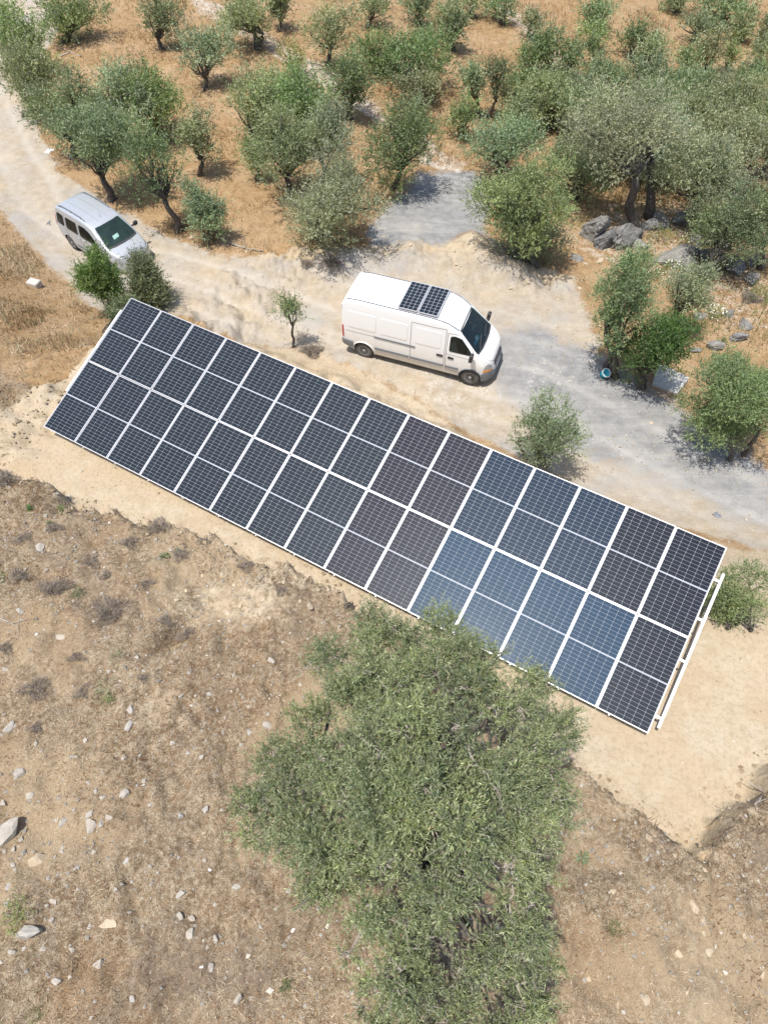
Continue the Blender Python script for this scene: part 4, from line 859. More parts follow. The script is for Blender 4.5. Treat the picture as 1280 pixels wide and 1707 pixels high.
T = [  # base px, crown px (x, y, w, h), palette, trunks, label, group
 ((108, 70), (118, 32, 105, 72), 'green', 1, 'bright green olive tree standing where the track leaves the grove', None),
 ((270, 82), (264, 36, 74, 70), 'olive', 1, 'small olive with bare dark trunk between the track corner and twin trunked olive', None),
 ((415, 84), (410, 30, 96, 70), 'olive', 2, 'twin trunked olive tree beside the pale stony strip', None),
 ((466, 52), (470, 14, 50, 50), 'dark', 1, 'dark little olive just upslope of the twin trunked olive', None),
 ((345, 150), (340, 96, 92, 84), 'olive_pale', 1, 'leaning olive tree with curved dark trunk alone in dry grass', None),
 ((546, 110), (545, 54, 84, 72), 'olive', 1, 'olive with forked black trunk upslope of the rounded green olive', None),
 ((613, 46), (624, 14, 60, 44), 'olive', 1, 'little olive beside the top of the broad low olive\'s slope', None),
 ((584, 198), (586, 138, 86, 92), 'green', 1, 'rounded green olive tree growing on the pale stony strip', None),
 ((491, 133), (486, 98, 56, 58), 'yellowy', 1, 'thin pale green sapling on the pale stony strip', None),
 ((38, 125), (32, 80, 110, 108), 'green', 1, 'leafy olive lining the track, sixth in the row counted from the silver car', TRACK),
 ((42, 192), (62, 140, 126, 112), 'olive', 1, 'leafy olive lining the track, fifth in the row counted from the silver car', TRACK),
 ((120, 262), (122, 196, 134, 124), 'olive', 1, 'leafy olive lining the track, fourth in the row counted from the silver car', TRACK),
 ((215, 240), (196, 160, 130, 110), 'olive_pale', 1, 'leafy olive lining the track, third in the row counted from the silver car', TRACK),
 ((265, 232), (246, 168, 104, 112), 'green', 1, 'leafy olive lining the track, second in the row counted from the silver car', TRACK),
 ((188, 332), (163, 246, 140, 132), 'olive', 1, 'full olive tree with grey trunk right behind the silver car', None),
 ((297, 386), (252, 274, 104, 118), 'green', 1, 'leaning sparse olive tree with black trunk beside the silver car', None),
 ((335, 292), (332, 240, 74, 78), 'olive_pale', 1, 'thin pale olive tree with short trunk behind leaning olive', None),
 ((345, 402), (340, 348, 62, 92), 'olive', 2, 'bushy olive shoots at the track edge beside black trunk', None),
 ((430, 242), (428, 184, 116, 112), 'olive', 1, 'dark stemmed olive tree at the uphill end of the grove clump', None),
 ((505, 250), (508, 182, 112, 106), 'green', 1, 'green olive packed between the dark stemmed olive and the stony strip', 'olive clump above the track'),
 ((428, 300), (424, 262, 48, 70), 'green', 1, 'small leafy olive bush on the edge of the clump', None),
 ((480, 330), (482, 252, 130, 128), 'olive', 1, 'wide olive in the middle of the clump above the track', 'olive clump above the track'),
 ((545, 300), (545, 218, 84, 84), 'olive_pale', 1, 'pale olive of the clump just behind the broad silvery olive', 'olive clump above the track'),
 ((566, 410), (552, 332, 182, 164), 'olive_pale', 2, 'broad silvery olive tree at the corner of the grey gravel', None),
 ((676, 138), (690, 96, 144, 92), 'green', 2, 'broad low olive tree above the pale stony strip', None),
 ((640, 120), (628, 100, 60, 60), 'green', 1, 'low green olive touching the broad low olive', None),
 ((700, 180), (702, 146, 78, 74), 'olive', 1, 'olive tree between broad low olive and gravel patch', None),
 ((658, 312), (664, 244, 124, 134), 'green', 1, 'round crowned olive tree shading the edge of grey gravel', None),
 ((690, 215), (700, 205, 60, 56), 'olive', 1, 'small olive shoots behind the round crowned olive', None),
 ((755, 84), (752, 46, 72, 62), 'olive', 1, 'olive with a long shadow in open grass past the broad low olive', None),
 ((700, 42), (694, 12, 60, 44), 'olive', 1, 'small olive tree with bare trunk on dry grass slope', FAR),
 ((790, 30), (784, 10, 50, 36), 'olive', 1, 'small olive tree with bare trunk on dry grass slope', FAR),
 ((842, 40), (832, 18, 56, 42), 'olive', 1, 'small olive tree with bare trunk on dry grass slope', FAR),
 ((802, 193), (788, 142, 46, 66), 'olive_pale', 1, 'slim pale olive tree leaning beside a taller dark twin', None),
 ((813, 196), (832, 136, 46, 66), 'dark', 1, 'slim dark olive tree with bare forked trunk', None),
 ((772, 232), (772, 198, 48, 76), 'green', 1, 'narrow olive bush between gravel patch and forked trunk', None),
 ((880, 62), (884, 40, 44, 40), 'olive', 1, 'small olive tree with bare trunk on dry grass slope', FAR),
 ((912, 124), (906, 92, 84, 74), 'green', 2, 'cluster crowned green olive in the middle of open far slope', None),
 ((946, 128), (946, 102, 40, 54), 'olive', 1, 'upright narrow olive beside the cluster crowned green olive', None),
 ((989, 112), (989, 88, 28, 34), 'green', 1, 'tiny lollipop shaped olive alone beside the pale stony ground', None),
 ((992, 45), (996, 22, 60, 42), 'green', 1, 'small olive tree with bare trunk on dry grass slope', FAR),
 ((990, 78), (992, 60, 46, 34), 'green', 1, 'small olive tree with bare trunk on dry grass slope', FAR),
 ((1062, 98), (1058, 70, 56, 54), 'green', 1, 'small olive tree with bare trunk on dry grass slope', FAR),
 ((1092, 122), (1090, 92, 54, 58), 'olive', 1, 'small olive tree with bare trunk on dry grass slope', FAR),
 ((1151, 69), (1160, 44, 66, 40), 'olive', 1, 'small olive tree with bare trunk on dry grass slope', FAR),
 ((1206, 44), (1196, 12, 104, 48), 'olive', 2, 'small olive tree with bare trunk on dry grass slope', FAR),
 ((1234, 70), (1236, 46, 46, 46), 'olive', 1, 'small olive tree with bare trunk on dry grass slope', FAR),
 ((1130, 20), (1126, 4, 60, 30), 'olive', 1, 'small olive tree with bare trunk on dry grass slope', FAR),
 ((1182, 122), (1180, 92, 54, 66), 'olive', 1, 'small olive tree with bare trunk on dry grass slope', FAR),
 ((1204, 122), (1217, 96, 32, 38), 'yellowy', 1, 'small yellowish olive tree with thin trunk on far slope', None),
 ((1146, 132), (1140, 108, 36, 46), 'green', 1, 'small olive tree with bare trunk on dry grass slope', FAR),
 ((1250, 160), (1252, 132, 72, 52), 'green', 1, 'small olive tree with bare trunk on dry grass slope', FAR),
 ((1276, 72), (1278, 48, 50, 56), 'dark', 1, 'small olive tree with bare trunk on dry grass slope', FAR),
 ((1272, 118), (1272, 94, 40, 46), 'olive', 1, 'small olive tree with bare trunk on dry grass slope', FAR),
 ((922, 214), (922, 165, 118, 86), 'olive', 1, 'wide olive tree with short black trunk above the boulders', None),
 ((878, 170), (872, 140, 70, 50), 'green', 1, 'low olive tree in the grove behind the boulders', GROVE),
 ((1010, 165), (1008, 135, 78, 56), 'olive', 1, 'low olive tree in the grove behind the boulders', GROVE),
 ((1075, 170), (1076, 140, 90, 60), 'olive', 1, 'low olive tree in the grove behind the boulders', GROVE),
 ((1140, 200), (1130, 165, 100, 66), 'olive', 1, 'low olive tree in the grove behind the boulders', GROVE),
 ((1240, 230), (1236, 190, 120, 80), 'olive', 1, 'low olive tree in the grove behind the boulders', GROVE),
 ((985, 235), (985, 195, 110, 84), 'olive', 1, 'low olive tree in the grove behind the boulders', GROVE),
 ((1010, 300), (1000, 262, 100, 90), 'olive_pale', 1, 'low olive tree in the grove behind the boulders', GROVE),
 ((1190, 235), (1184, 200, 110, 80), 'olive_pale', 1, 'low olive tree in the grove behind the boulders', GROVE),
 ((1110, 215), (1100, 182, 110, 76), 'green', 1, 'low olive tree in the grove behind the boulders', GROVE),
 ((830, 305), (836, 248, 136, 104), 'olive', 1, 'spreading olive tree on the far side of grey gravel', None),
 ((880, 230), (866, 205, 80, 56), 'olive', 1, 'low olive tree in the grove behind the boulders', GROVE),
 ((892, 446), (880, 340, 166, 146), 'green', 1, 'large rounded green olive tree between gravel patch and boulders', None),
 ((885, 432), (886, 398, 112, 74), 'olive_pale', 1, 'pale olive shrub at the foot of the large rounded olive', None),
 ((960, 330), (960, 285, 90, 80), 'olive', 1, 'low olive tree in the grove behind the boulders', GROVE),
 ((1052, 372), (1030, 215, 200, 140), 'olive_pale', 2, 'old olive tree with two leaning trunks behind the split boulder', None),
 ((1110, 300), (1090, 228, 150, 112), 'olive_pale', 1, 'low olive tree in the grove behind the boulders', GROVE),
 ((1158, 384), (1165, 290, 166, 128), 'olive_pale', 1, 'gnarled olive tree with forked trunk beside rock mass', None),
 ((1240, 330), (1225, 255, 150, 116), 'olive_pale', 1, 'low olive tree in the grove behind the boulders', GROVE),
 ((1275, 300), (1275, 225, 90, 90), 'olive', 1, 'low olive tree in the grove behind the boulders', GROVE),
 ((1205, 455), (1228, 372, 126, 126), 'dark', 2, 'dense dark olive tree above the flowering shrubs', None),
 ((1270, 450), (1272, 370, 70, 120), 'olive', 1, 'low olive tree in the grove behind the boulders', GROVE),
 ((1026, 628), (1034, 512, 100, 164), 'green', 2, 'tall olive tree with thick split trunk beside teal bucket', None),
 ((1070, 652), (1080, 584, 116, 150), 'vivid', 2, 'bright green leafy tree beside the concrete slab', None),
 ((1122, 556), (1140, 492, 92, 104), 'olive_pale', 1, 'round silvery olive tree above the concrete slab', None),
 ((1222, 748), (1228, 668, 176, 164), 'green', 4, 'bushy olive tree at the outer bend of grey track', None),
 ((915, 786), (908, 730, 92, 120), 'olive', 4, 'loose olive shrub rising behind the solar array', None),
 ((492, 578), (479, 520, 46, 66), 'green', 1, 'slender sapling with bare stem on the bank near the van', None),
 ((178, 522), (172, 466, 70, 108), 'vivid', 3, 'bright green shrub at the upper corner of solar array', None),
 ((245, 512), (244, 478, 78, 100), 'dark', 2, 'grey green shrub crowded against the bright green shrub', None),
 ((200, 548), (200, 524, 60, 40), 'dark', 3, 'low green growth under the shrubs beside the array corner', None),
 ((1232, 1030), (1228, 994, 92, 100), 'green', 4, 'low bushy olive shrub past the end of the array rail', None),
]
for i, (b, c, pal, tk, lab, grp) in enumerate(T):
    bush = any(k in lab for k in ('shrub', 'bush ', 'bushy', 'growth', 'shoots'))
    kw = dict(dens=.42, thick=.7) if 'sapling' in lab else {}
    if 'array corner' in lab or 'corner of solar' in lab or 'crowded' in lab: kw = {}
    if 'sparse' in lab or 'loose' in lab: kw = dict(dens=.7)
    if 'shrub' in lab or 'bushy' in lab or 'growth' in lab: kw.update(leafpx=4.0, lobe_r=(.24, .42), thick=.5, dens=1.9 if ('corner' in lab or 'crowded' in lab) else 1.3, upb=-.05)
    big = c[3] > 118 and c[2] > 150
    tree('shrub' if bush else ('sapling' if 'sapling' in lab else 'olive_tree'), lab, 'bush' if bush else 'tree', grp, b, c, pal, 100 + i, tk, mat='bright' if pal == 'vivid' else 'leaf', **kw)

def giant_tree():
    global HUE; HUE = np.ones(3); rg = np.random.default_rng(77); bp = hit(690, 1455)
    root = empty('olive_tree', bp); tag(root, 'huge spreading olive tree in front of the solar array, seen from above', 'tree')
    lob = [(635, 1050, 3.6, 50), (690, 1075, 4.0, 55), (540, 1095, 3.0, 34), (600, 1110, 4.0, 62), (750, 1090, 4.0, 50), (810, 1110, 3.8, 46), (880, 1150, 3.4, 40), (660, 1160, 5.0, 78), (740, 1150, 5.1, 76), (820, 1180, 4.9, 72), (890, 1215, 4.2, 62), (590, 1180, 4.3, 62),
           (520, 1225, 3.6, 58), (620, 1240, 5.2, 80), (700, 1250, 5.8, 88), (790, 1270, 5.8, 86), (870, 1290, 5.0, 76), (560, 1300, 4.6, 72), (470, 1270, 3.2, 46), (438, 1312, 2.9, 56), (432, 1365, 2.7, 46), (500, 1360, 3.8, 66), (515, 1420, 3.7, 60), (545, 1470, 3.7, 56), (930, 1200, 3.2, 34), (915, 1330, 3.6, 44), (640, 1340, 5.7, 82), (725, 1355, 6.1, 86), (810, 1365, 5.6, 80), (885, 1370, 4.6, 62), (580, 1400, 4.7, 66),
           (660, 1430, 5.4, 74), (750, 1450, 5.6, 78), (840, 1450, 5.0, 66), (890, 1430, 3.9, 44), (570, 1475, 3.9, 52), (640, 1510, 4.6, 62), (850, 1530, 4.4, 58), (715, 1535, 4.2, 36), (775, 1625, 3.3, 30), (600, 1560, 3.6, 48), (660, 1590, 4.0, 52), (880, 1580, 3.6, 44), (830, 1600, 3.6, 44), (700, 1640, 3.4, 46), (640, 1650, 3.2, 46), (770, 1660, 3.0, 40), (860, 1640, 3.2, 46), (900, 1690, 2.6, 40), (720, 1710, 2.9, 44), (620, 1705, 2.8, 36), (820, 1710, 2.8, 40), (680, 1760, 3, 60), (800, 1780, 3, 60)]
    LB = []
    for (a, b, z, r) in lob:
        p = at_z(a, b, z + .45); rr = .96 * r / (FPX / depth(p)); LB.append((p - bp, np.array([rr, rr, rr * .85])))
    CL = []
    for c, r in LB:
        for k in range(6):
            d = unit(rg.normal(size=3) + np.array([0, 0, .6])); CL.append((c + d * r * rg.uniform(.55, .95), r * rg.uniform(.24, .46) * rg.uniform(.8, 1.2, 3)))
    V, Cc, TW = crown_leaves(CL, 215000, .064, .0145, rg, 'near', per=16, up=.9, fill=.35, shoot=(1.8, 3.6), spread=.6)
    add('crown', leaf_mesh('crown', V, Cc, M['leaf_near']), root)
    m = MB(); fork = np.array([.15, .1, 1.3])
    limb(m, (0, 0, -.15), fork, .34, .26, rg, 6, 12, .06)
    mains = [LB[k][0] for k in (8, 13, 16, 20, 22, 27, 31, 32, 38)]
    ends = []
    for e in mains:
        mid = fork + (e - fork) * .55 + np.array([0, 0, .25]); limb(m, fork, mid, .15, .085, rg, 6, 8, .10); ends.append(mid)
    for c, r in LB:
        k = int(np.argmin([np.linalg.norm(c - e) for e in ends])); limb(m, ends[k], c + np.array([0, 0, .1]) * r, .06, .016, rg, 6, 6, .12)
    m.build('trunk', M['bark'], root, True)
    tw = MB(); n = 0
    for q, ((c, r), (a, b)) in enumerate(zip(CL, TW)):
        limb(tw, LB[q // 6][0], c, .022, .011, rg, 4, 4, .12)
        for i in rg.choice(len(a), min(len(a), 4), replace=False):
            st = c + (a[i] - c) * .05 + rg.normal(size=3) * .05; tw.tube([st, (st + a[i]) / 2 + rg.normal(size=3) * .04, a[i], b[i]], [.013, .010, .007, .003], 4, False)
    tw.build('twigs', M['twig'], root)
giant_tree()

# ------------------------------------------------------------------ low plants
def rosette(px, py, wpx, label, pal='yellowy', seed=0, n=26, name='rosette_plant', group=None):
    rg = np.random.default_rng(seed); p = hit(px, py); ppm = FPX / depth(p); r = wpx / 2 / ppm; a = rg.random(n) * 2 * math.pi; el = rg.uniform(.1, .9, n)
    d = np.stack([np.cos(a) * np.cos(el), np.sin(a) * np.cos(el), np.sin(el)], 1); V = leaf_quads(np.zeros((n, 3)) + d * r * .06, d, r * (.6 + .4 * rg.random(n)), np.full(n, r * .24), rg)
    V[:, 2] += .02; o = add(name, leaf_mesh(name, V, np.repeat(tints(n, pal, rg), 4, 0), M['bright']), None, p); tag(o, label, 'plant', group); return o
def tuft(px, py, wpx, label, pal='yellowy', seed=0, n=420, name='green_shrub', flat=.6, cat='plant', flowers=0, group=None, kind_leaf=1.0):
    rg = np.random.default_rng(seed); p = hit(px, py); ppm = FPX / depth(p); r = wpx / 2 / ppm; root = empty(name, p); tag(root, label, cat, group)
    LB = [(np.array([0, 0, r * flat * .5]), np.array([r * .8, r * .8, r * flat * .6]))] + [(np.array([math.cos(a) * r * .5, math.sin(a) * r * .5, r * flat * rg.uniform(.3, .7)]), np.array([r * .5, r * .5, r * flat * .5])) for a in rg.random(4) * 6.28]
    L = max(3.6 / ppm, r * .14) * kind_leaf; V, Cc, T_ = crown_leaves(LB, n, L, L * .32, rg, pal, per=5, up=.7, fill=.25); V[:, 2] = np.maximum(V[:, 2], .0)
    add('foliage', leaf_mesh('foliage', V, Cc, M['bright']), root)
    m = MB()
    for k in range(7): a = rg.random() * 6.28; m.tube([(0, 0, -.03), (math.cos(a) * r * .5, math.sin(a) * r * .5, r * flat * .6)], [.012, .005], 4, False)
    m.build('stem', M['twig'], root)
    if flowers:
        m = MB()
        for k in range(flowers):
            d = unit(rg.normal(size=3) + np.array([0, -.3, 1.0])); q = d * np.array([r * .9, r * .9, r * flat]) + np.array([0, 0, r * flat * .5]); s = 1.05 / ppm
            m.poly([q + s * np.array([math.cos(t), math.sin(t), .15 * math.cos(t)]) for t in np.linspace(0, 6.28, 7)[:-1]], [tuple(range(6))])
        m.build('flowers', M['petal'], root)['kind'] = 'stuff'
    return root
tuft(5, 965, 26, 'small vivid green weed at the edge of the scrub', 'vivid', 1, 160)
tuft(28, 1528, 62, 'yellow green shrub above a grey stone in scrub', 'yellowy', 2, 700)
tuft(474, 1645, 20, 'tiny bright green weed below the white stone', 'vivid', 3, 140)
tuft(1016, 1546, 40, 'bright green grassy tuft right of the huge olive', 'vivid', 4, 420, flat=.35, kind_leaf=.8)
tuft(178, 1150, 44, 'pale green leafy weed on the stony scrub', 'olive_pale', 5, 240, flat=.4)
tuft(185, 1172, 26, 'small green weed under the pale leafy weed', 'yellowy', 6, 140, flat=.4)
tuft(198, 1092, 24, 'pale grey green weed by the hollow in scrub', 'olive_pale', 7, 120, flat=.4)
tuft(130, 990, 22, 'dark green cushion weed among grey dead brush', 'dark', 8, 200)
tuft(104, 1470 - 620, 14, 'tiny weed at the rim of the scrub bank', 'green', 9, 80)
tuft(60, 1690, 36, 'sparse green weed among dry straw and stones', 'green', 10, 160, flat=.3)
rosette(276, 928, 26, 'pale spiky rosette plant near the terrace rim', 'olive_pale', 11)
rosette(296, 920, 20, 'small spiky rosette beside the larger rosette', 'olive_pale', 12, 18)
rosette(968, 1430, 36, 'pale star shaped rosette plant right of huge olive', 'olive_pale', 13, 30)
rosette(53, 848, 20, 'bright green rosette weed on the scrub rim', 'vivid', 14, 24)
rosette(82, 872, 14, 'low green rosette weed below the scrub rim', 'green', 15, 18)
tuft(1118, 455, 44, 'bush with white flowers between rock mass and silvery olive', 'yellowy', 16, 420, flowers=26, cat='bush', name='flowering_bush')
tuft(1090, 462, 30, 'small yellow green bush next to the flowering bush', 'yellowy', 17, 260, cat='bush', flowers=8, name='flowering_bush')
tuft(1189, 528, 42, 'yellow green bush dotted white flowers right of silvery olive', 'yellowy', 18, 420, flowers=34, cat='bush', name='flowering_bush')
tuft(1268, 500, 56, 'vivid green cushion bush beside grey dead brush', 'vivid', 19, 600, cat='bush', name='cushion_bush')
tuft(1040, 415, 40, 'light green bush at the foot of the split boulder', 'vivid', 20, 360, cat='bush', flat=.5)
tuft(1072, 428, 36, 'grey green bush between split boulder and rock mass', 'olive', 21, 320, cat='bush', flat=.6)
tuft(1100, 400, 52, 'pale green low bush behind the rock mass', 'yellowy', 22, 380, cat='bush', flat=.4)
tuft(1140, 405, 40, 'low flowering bush under the gnarled olive', 'yellowy', 23, 300, cat='bush', flowers=16, flat=.4, name='flowering_bush')
tuft(1206, 572, 12, 'small green clump above pale rocks', 'green', 24, 100)

def dead_brush(px, py, wpx, label, seed, n=170, cat='dead brush', flat=.45, group=None):
    rg = np.random.default_rng(seed); p = hit(px, py); ppm = FPX / depth(p); r = wpx / 2 / ppm; n = n * 9; th = max(.007, .55 / ppm)
    a = rg.random(n) * 6.283; rad = r * np.sqrt(rg.random(n)) * (.65 + .35 * np.sin(a * 3 + seed)); q = np.stack([np.cos(a) * rad, np.sin(a) * rad * .75, flat * r * .75 * rg.random(n) * (1 - (rad / r) ** 2)], 1)
    d = unit(np.stack([np.cos(a), np.sin(a), rg.uniform(-.2, 1.0, n)], 1) + .8 * rg.normal(size=(n, 3))); V = leaf_tris(q, d, r * rg.uniform(.12, .40, n), np.full(n, th), rg); V[:, 2] = np.maximum(V[:, 2], .0) + .01
    t = rg.random((n, 1)); c = np.array((.19, .15, .12)) * (1 - t) + np.array((.43, .375, .31)) * t
    root = empty('dead_brush', p); tag(root, label, cat, group); add('stems', mesh_np('stems', V, np.arange(3 * n).reshape(-1, 3), [M['straw']], False, {'tint': np.repeat(np.c_[c, np.ones(n)], 3, 0)}), root)['kind'] = 'stuff'
    m = MB()
    for k in range(5): b = rg.random() * 6.28; m.tube([(0, 0, -.03), (math.cos(b) * r * .4, math.sin(b) * r * .3, flat * r * .6)], [.014, .006], 4, False)
    m.build('branch', M['deadwood'], root); return root
dead_brush(92, 985, 66, 'grey dead brush left of the dark cushion weed', 31, 240)
dead_brush(190, 1022, 90, 'largest grey dead brush mound on the scrub', 32, 320)
dead_brush(14, 800, 46, 'dark dead brush on the scrub rim by terrace', 33, 200)
dead_brush(268, 880, 50, 'brown dead brush hanging on the terrace rim', 34, 200)
dead_brush(315, 1060, 44, 'pale dead twigs beside the hollow in scrub', 35, 140)
dead_brush(58, 1150, 56, 'thin dead twigs on stony scrub near large flat stone', 36, 140, flat=.25)
for k_, (x_, y_, w_) in enumerate([(40, 900, 40), (150, 935, 44), (215, 905, 36), (245, 975, 34), (300, 925, 40), (30, 960, 44), (130, 1095, 36), (60, 1215, 30), (345, 905, 36), (410, 945, 34), (470, 985, 30), (90, 880, 34), (180, 960, 30), (275, 1035, 30), (10, 1080, 36), (240, 1130, 26)]):
    dead_brush(x_, y_, w_, 'low brown mat of dead scrub growth near terrace rim', 600 + k_, 90, flat=.3, group='dead mats on the scrub')
dead_brush(520, 588, 46, 'brown dry brush at the foot of the sapling', 37, 200)
dead_brush(556, 440, 44, 'pinkish dry brush on the dirt mound above track', 38, 170)
dead_brush(510, 440, 26, 'small dry brush on the dirt mound edge', 39, 90)
dead_brush(1248, 500, 40, 'grey dead brush beside the vivid cushion bush', 40, 180)
dead_brush(140, 1215 - 60, 40, 'scattered grey twigs beside pale green weed', 41, 90, flat=.2)

# ------------------------------------------------------------------ stones
def rock_mesh(name, seed, mat, flat=.7, sub=2):
    rg = np.random.default_rng(seed); bm = bmesh.new(); bmesh.ops.create_icosphere(bm, subdivisions=sub, radius=1.0)
    pl = unit(rg.normal(size=(8, 3))); dd = rg.uniform(.38, .75, 8)
    for v in bm.verts:
        p = np.array(v.co)
        for n, d in zip(pl, dd):
            e = p @ n - d
            if e > 0: p = p - n * e * .98
        p = p * (1 + .04 * rg.normal()); p[2] *= flat; v.co = p
    me = bpy.data.meshes.new(name); bm.to_mesh(me); bm.free(); me.materials.append(mat); return me
RK = {k: [rock_mesh('stone', 500 + 20 * j + i, M[k], f) for i, f in enumerate((.75, .55, .65, .4, .6, .8))] for j, k in enumerate(('rock', 'rock_tan', 'rock_dark', 'rock_white'))}
rr = np.random.default_rng(9)
def stone(px, py, wpx, label, kind='rock', group=None, v=None, asp=None, rot=None, name='stone', tall=1.0):
    p = hit(px, py); r = wpx / 2 / (FPX / depth(p)); o = add(name, RK[kind][v if v is not None else rr.integers(6)], None, p)
    a = asp or rr.uniform(.62, .95); o.scale = (r * 1.12, r * 1.12 * a, r * .95 * tall); o.rotation_euler = (rr.normal() * .12, rr.normal() * .12, rot if rot is not None else rr.random() * 6.28); o.location.z += r * .02 * tall
    tag(o, label, 'stone', group); return o
G1 = 'stones scattered on the scrub'
L1 = 'small grey stone lying loose among dry straw'
for (x, y, w) in [(215, 1211, 20), (31, 1291, 22), (50, 1325, 17), (207, 1324, 18), (105, 1372, 18), (95, 1367, 12), (212, 1436, 15), (300, 1490, 19), (300, 1527, 14), (320, 1532, 14), (318, 1556, 22), (359, 1565, 16), (395, 1479, 17), (165, 1610, 26), (86, 1534, 13), (90, 1502, 17), (72, 1582, 15), (39, 1584, 15), (95, 1635, 17), (352, 1614, 15), (396, 1664, 20), (302, 1360, 14), (344, 1350, 14), (370, 1350, 10), (336, 1262, 12), (445, 1209, 18), (417, 1222, 12), (172, 1330, 12), (15, 1477, 15), (6, 1420, 12), (22, 1417, 12), (6, 1338, 16), (217, 1184, 22), (452, 1101, 15), (229, 1096, 13), (348, 1157, 10), (302, 1161, 10), (415, 1178, 9), (35, 1020, 16), (65, 1092 - 180, 22), (10, 1115, 14), (208, 1264, 11), (240, 1303, 9), (148, 1305, 11), (60, 1430 - 190, 10), (120, 1262, 10), (288, 1238, 10), (313, 1255, 11), (160, 1318, 10), (222, 1665, 14), (20, 1587, 13), (120, 1583, 12), (150, 1545, 11), (104, 1420, 10), (157, 1420, 11), (25, 1450, 10), (460, 1516, 8), (508, 1617, 9)]:
    stone(x, y, w, L1, 'rock', G1)
for (x, y, w) in [(1167, 1320, 12), (1172, 1535, 18), (1131, 1590, 20), (1182, 1587, 16), (1075, 1668, 24), (1022, 1485, 14), (980, 1632, 12), (1270, 1625, 14), (1145, 1655, 9), (1240, 1560, 10), (1172, 1556, 10)]:
    stone(x, y, w, 'small tan stone on the scrub right of huge olive', 'rock_tan', 'tan stones right of the huge olive')
stone(1155, 1512, 28, 'largest tan stone on the scrub right of huge olive', 'rock_tan', asp=.7)
for (x, y, w) in [(427, 1025, 13), (495, 962, 15), (470, 970, 12), (370, 957, 10), (547, 981, 12), (400, 1010, 11), (380, 1022, 13), (360, 990, 9), (440, 1000, 10), (415, 985, 11), (350, 1015, 9), (390, 975, 10), (338, 960, 9), (450, 1030, 12), (365, 1035, 9), (310, 985, 9), (295, 1000, 10), (500, 1003, 9), (340, 940, 9)]:
    stone(x, y, w, 'small ochre stone on the bald stony patch below terrace', 'rock_tan', 'ochre stones on the bald patch')
stone(15, 1390, 56, 'large smooth grey stone on scrub beside small stones', 'rock', asp=.7, v=0)
stone(65, 1436, 34, 'angular ochre stone casting a dark shadow on scrub', 'rock_tan', asp=.75, v=0, tall=1.3)
stone(152, 1375, 30, 'largest of the tight cluster of broken grey stones', 'rock', asp=.7, tall=1.2)
stone(170, 1372, 20, 'middle stone of the tight cluster of broken grey stones', 'rock', asp=.6, tall=1.2)
stone(182, 1364, 18, 'end stone of the tight cluster of broken grey stones', 'rock', asp=.7)
stone(150, 1357, 16, 'upper stone of the tight cluster of broken grey stones', 'rock')
stone(50, 1556, 42, 'long grey stone below the yellow green shrub', 'rock', asp=.6, rot=.1, v=0)
stone(180, 1540, 36, 'flat brown stone half buried in the straw', 'rock_tan', asp=.5, rot=-.1, v=3, tall=.5)
stone(102, 1062, 34, 'flat pale slab stone below grey dead brush', 'rock', asp=.45, rot=-.3, v=3, tall=.6)
stone(15, 1212, 30, 'broad grey stone on scrub near thin dead twigs', 'rock', v=3)
stone(517, 1010, 20, 'upright ochre stone beside bald stony patch', 'rock_tan', asp=.5, tall=1.2)
for (x, y, w) in [(489, 1550, 10), (545, 1544, 11), (335, 1612, 9), (350, 1050 + 400, 7)]: stone(x, y, w, 'tiny bright white stone on brown straw', 'rock_white', 'white stones on the straw')
# boulders by the grove
def boulder(px, py, wpx, hpx, label, seed, kind='rock_dark', asp=.8, rot=0.0, flat=.9, sink=.25, sub=4):
    rg = np.random.default_rng(seed); p = hit(px, py); r = wpx / 2 / (FPX / depth(p)); bm = bmesh.new(); bmesh.ops.create_icosphere(bm, subdivisions=sub, radius=1.0); pl = unit(rg.normal(size=(10, 3))); dd = rg.uniform(.42, .80, 10); ph = rg.random(6) * 6
    for v in bm.verts:
        q = np.array(v.co)
        for n, d in zip(pl, dd):
            e = q @ n - d
            if e > 0: q = q - n * e * .97
        q = q * (1 + .035 * math.sin(q[0] * 7 + ph[0]) * math.sin(q[1] * 8 + ph[1]) + .03 * math.sin(q[2] * 13 + ph[2] + q[0] * 5) + .07 * abs(math.sin(q[0] * 4 + q[1] * 9 + q[2] * 5 + ph[3])) ** 6 * -1 + .03 * rg.normal()); v.co = q * np.array([r * 1.1, r * 1.1 * asp, r * 1.1 * flat])
    me = bpy.data.meshes.new('boulder'); bm.to_mesh(me); bm.free(); me.materials.append(M[kind]); o = add('boulder', me, None, p, rot); o.location.z += r * flat * (1 - 2 * sink) * .6; tag(o, label, 'boulder'); return o
boulder(985, 392, 54, 50, 'upright pale lichen covered boulder beside the split boulder', 51, 'rock_mid', flat=1.15)
boulder(1010, 408, 60, 30, 'left half of the split slate boulder', 52, 'rock_dark', .55, .7, .75)
boulder(1043, 404, 66, 32, 'right half of the split slate boulder below olive trunks', 53, 'rock_dark', .6, .7, .8)
boulder(1124, 440, 96, 40, 'broad low rock mass under the flowering bush', 54, 'rock_mid', .7, -.2, .45)
boulder(1085, 380, 60, 26, 'dark low rock at the foot of the olive trunks', 55, 'rock_dark', .5, 0, .4)
boulder(1175, 400, 56, 36, 'pale rough rock under the gnarled olive', 56, 'rock_mid', .7, .3, .6)
boulder(1230, 565, 34, 24, 'jagged pale rock on the dry slope above bushy olive', 57, 'rock_mid', .6, .4, .7)
boulder(1188, 580, 36, 18, 'flat whitish rock near the concrete slab', 58, 'rock_mid', .5, .1, .5)
boulder(1165, 530, 22, 20, 'pale rock beside the white flowered bush', 59, 'rock_mid', .7, .1, .9)
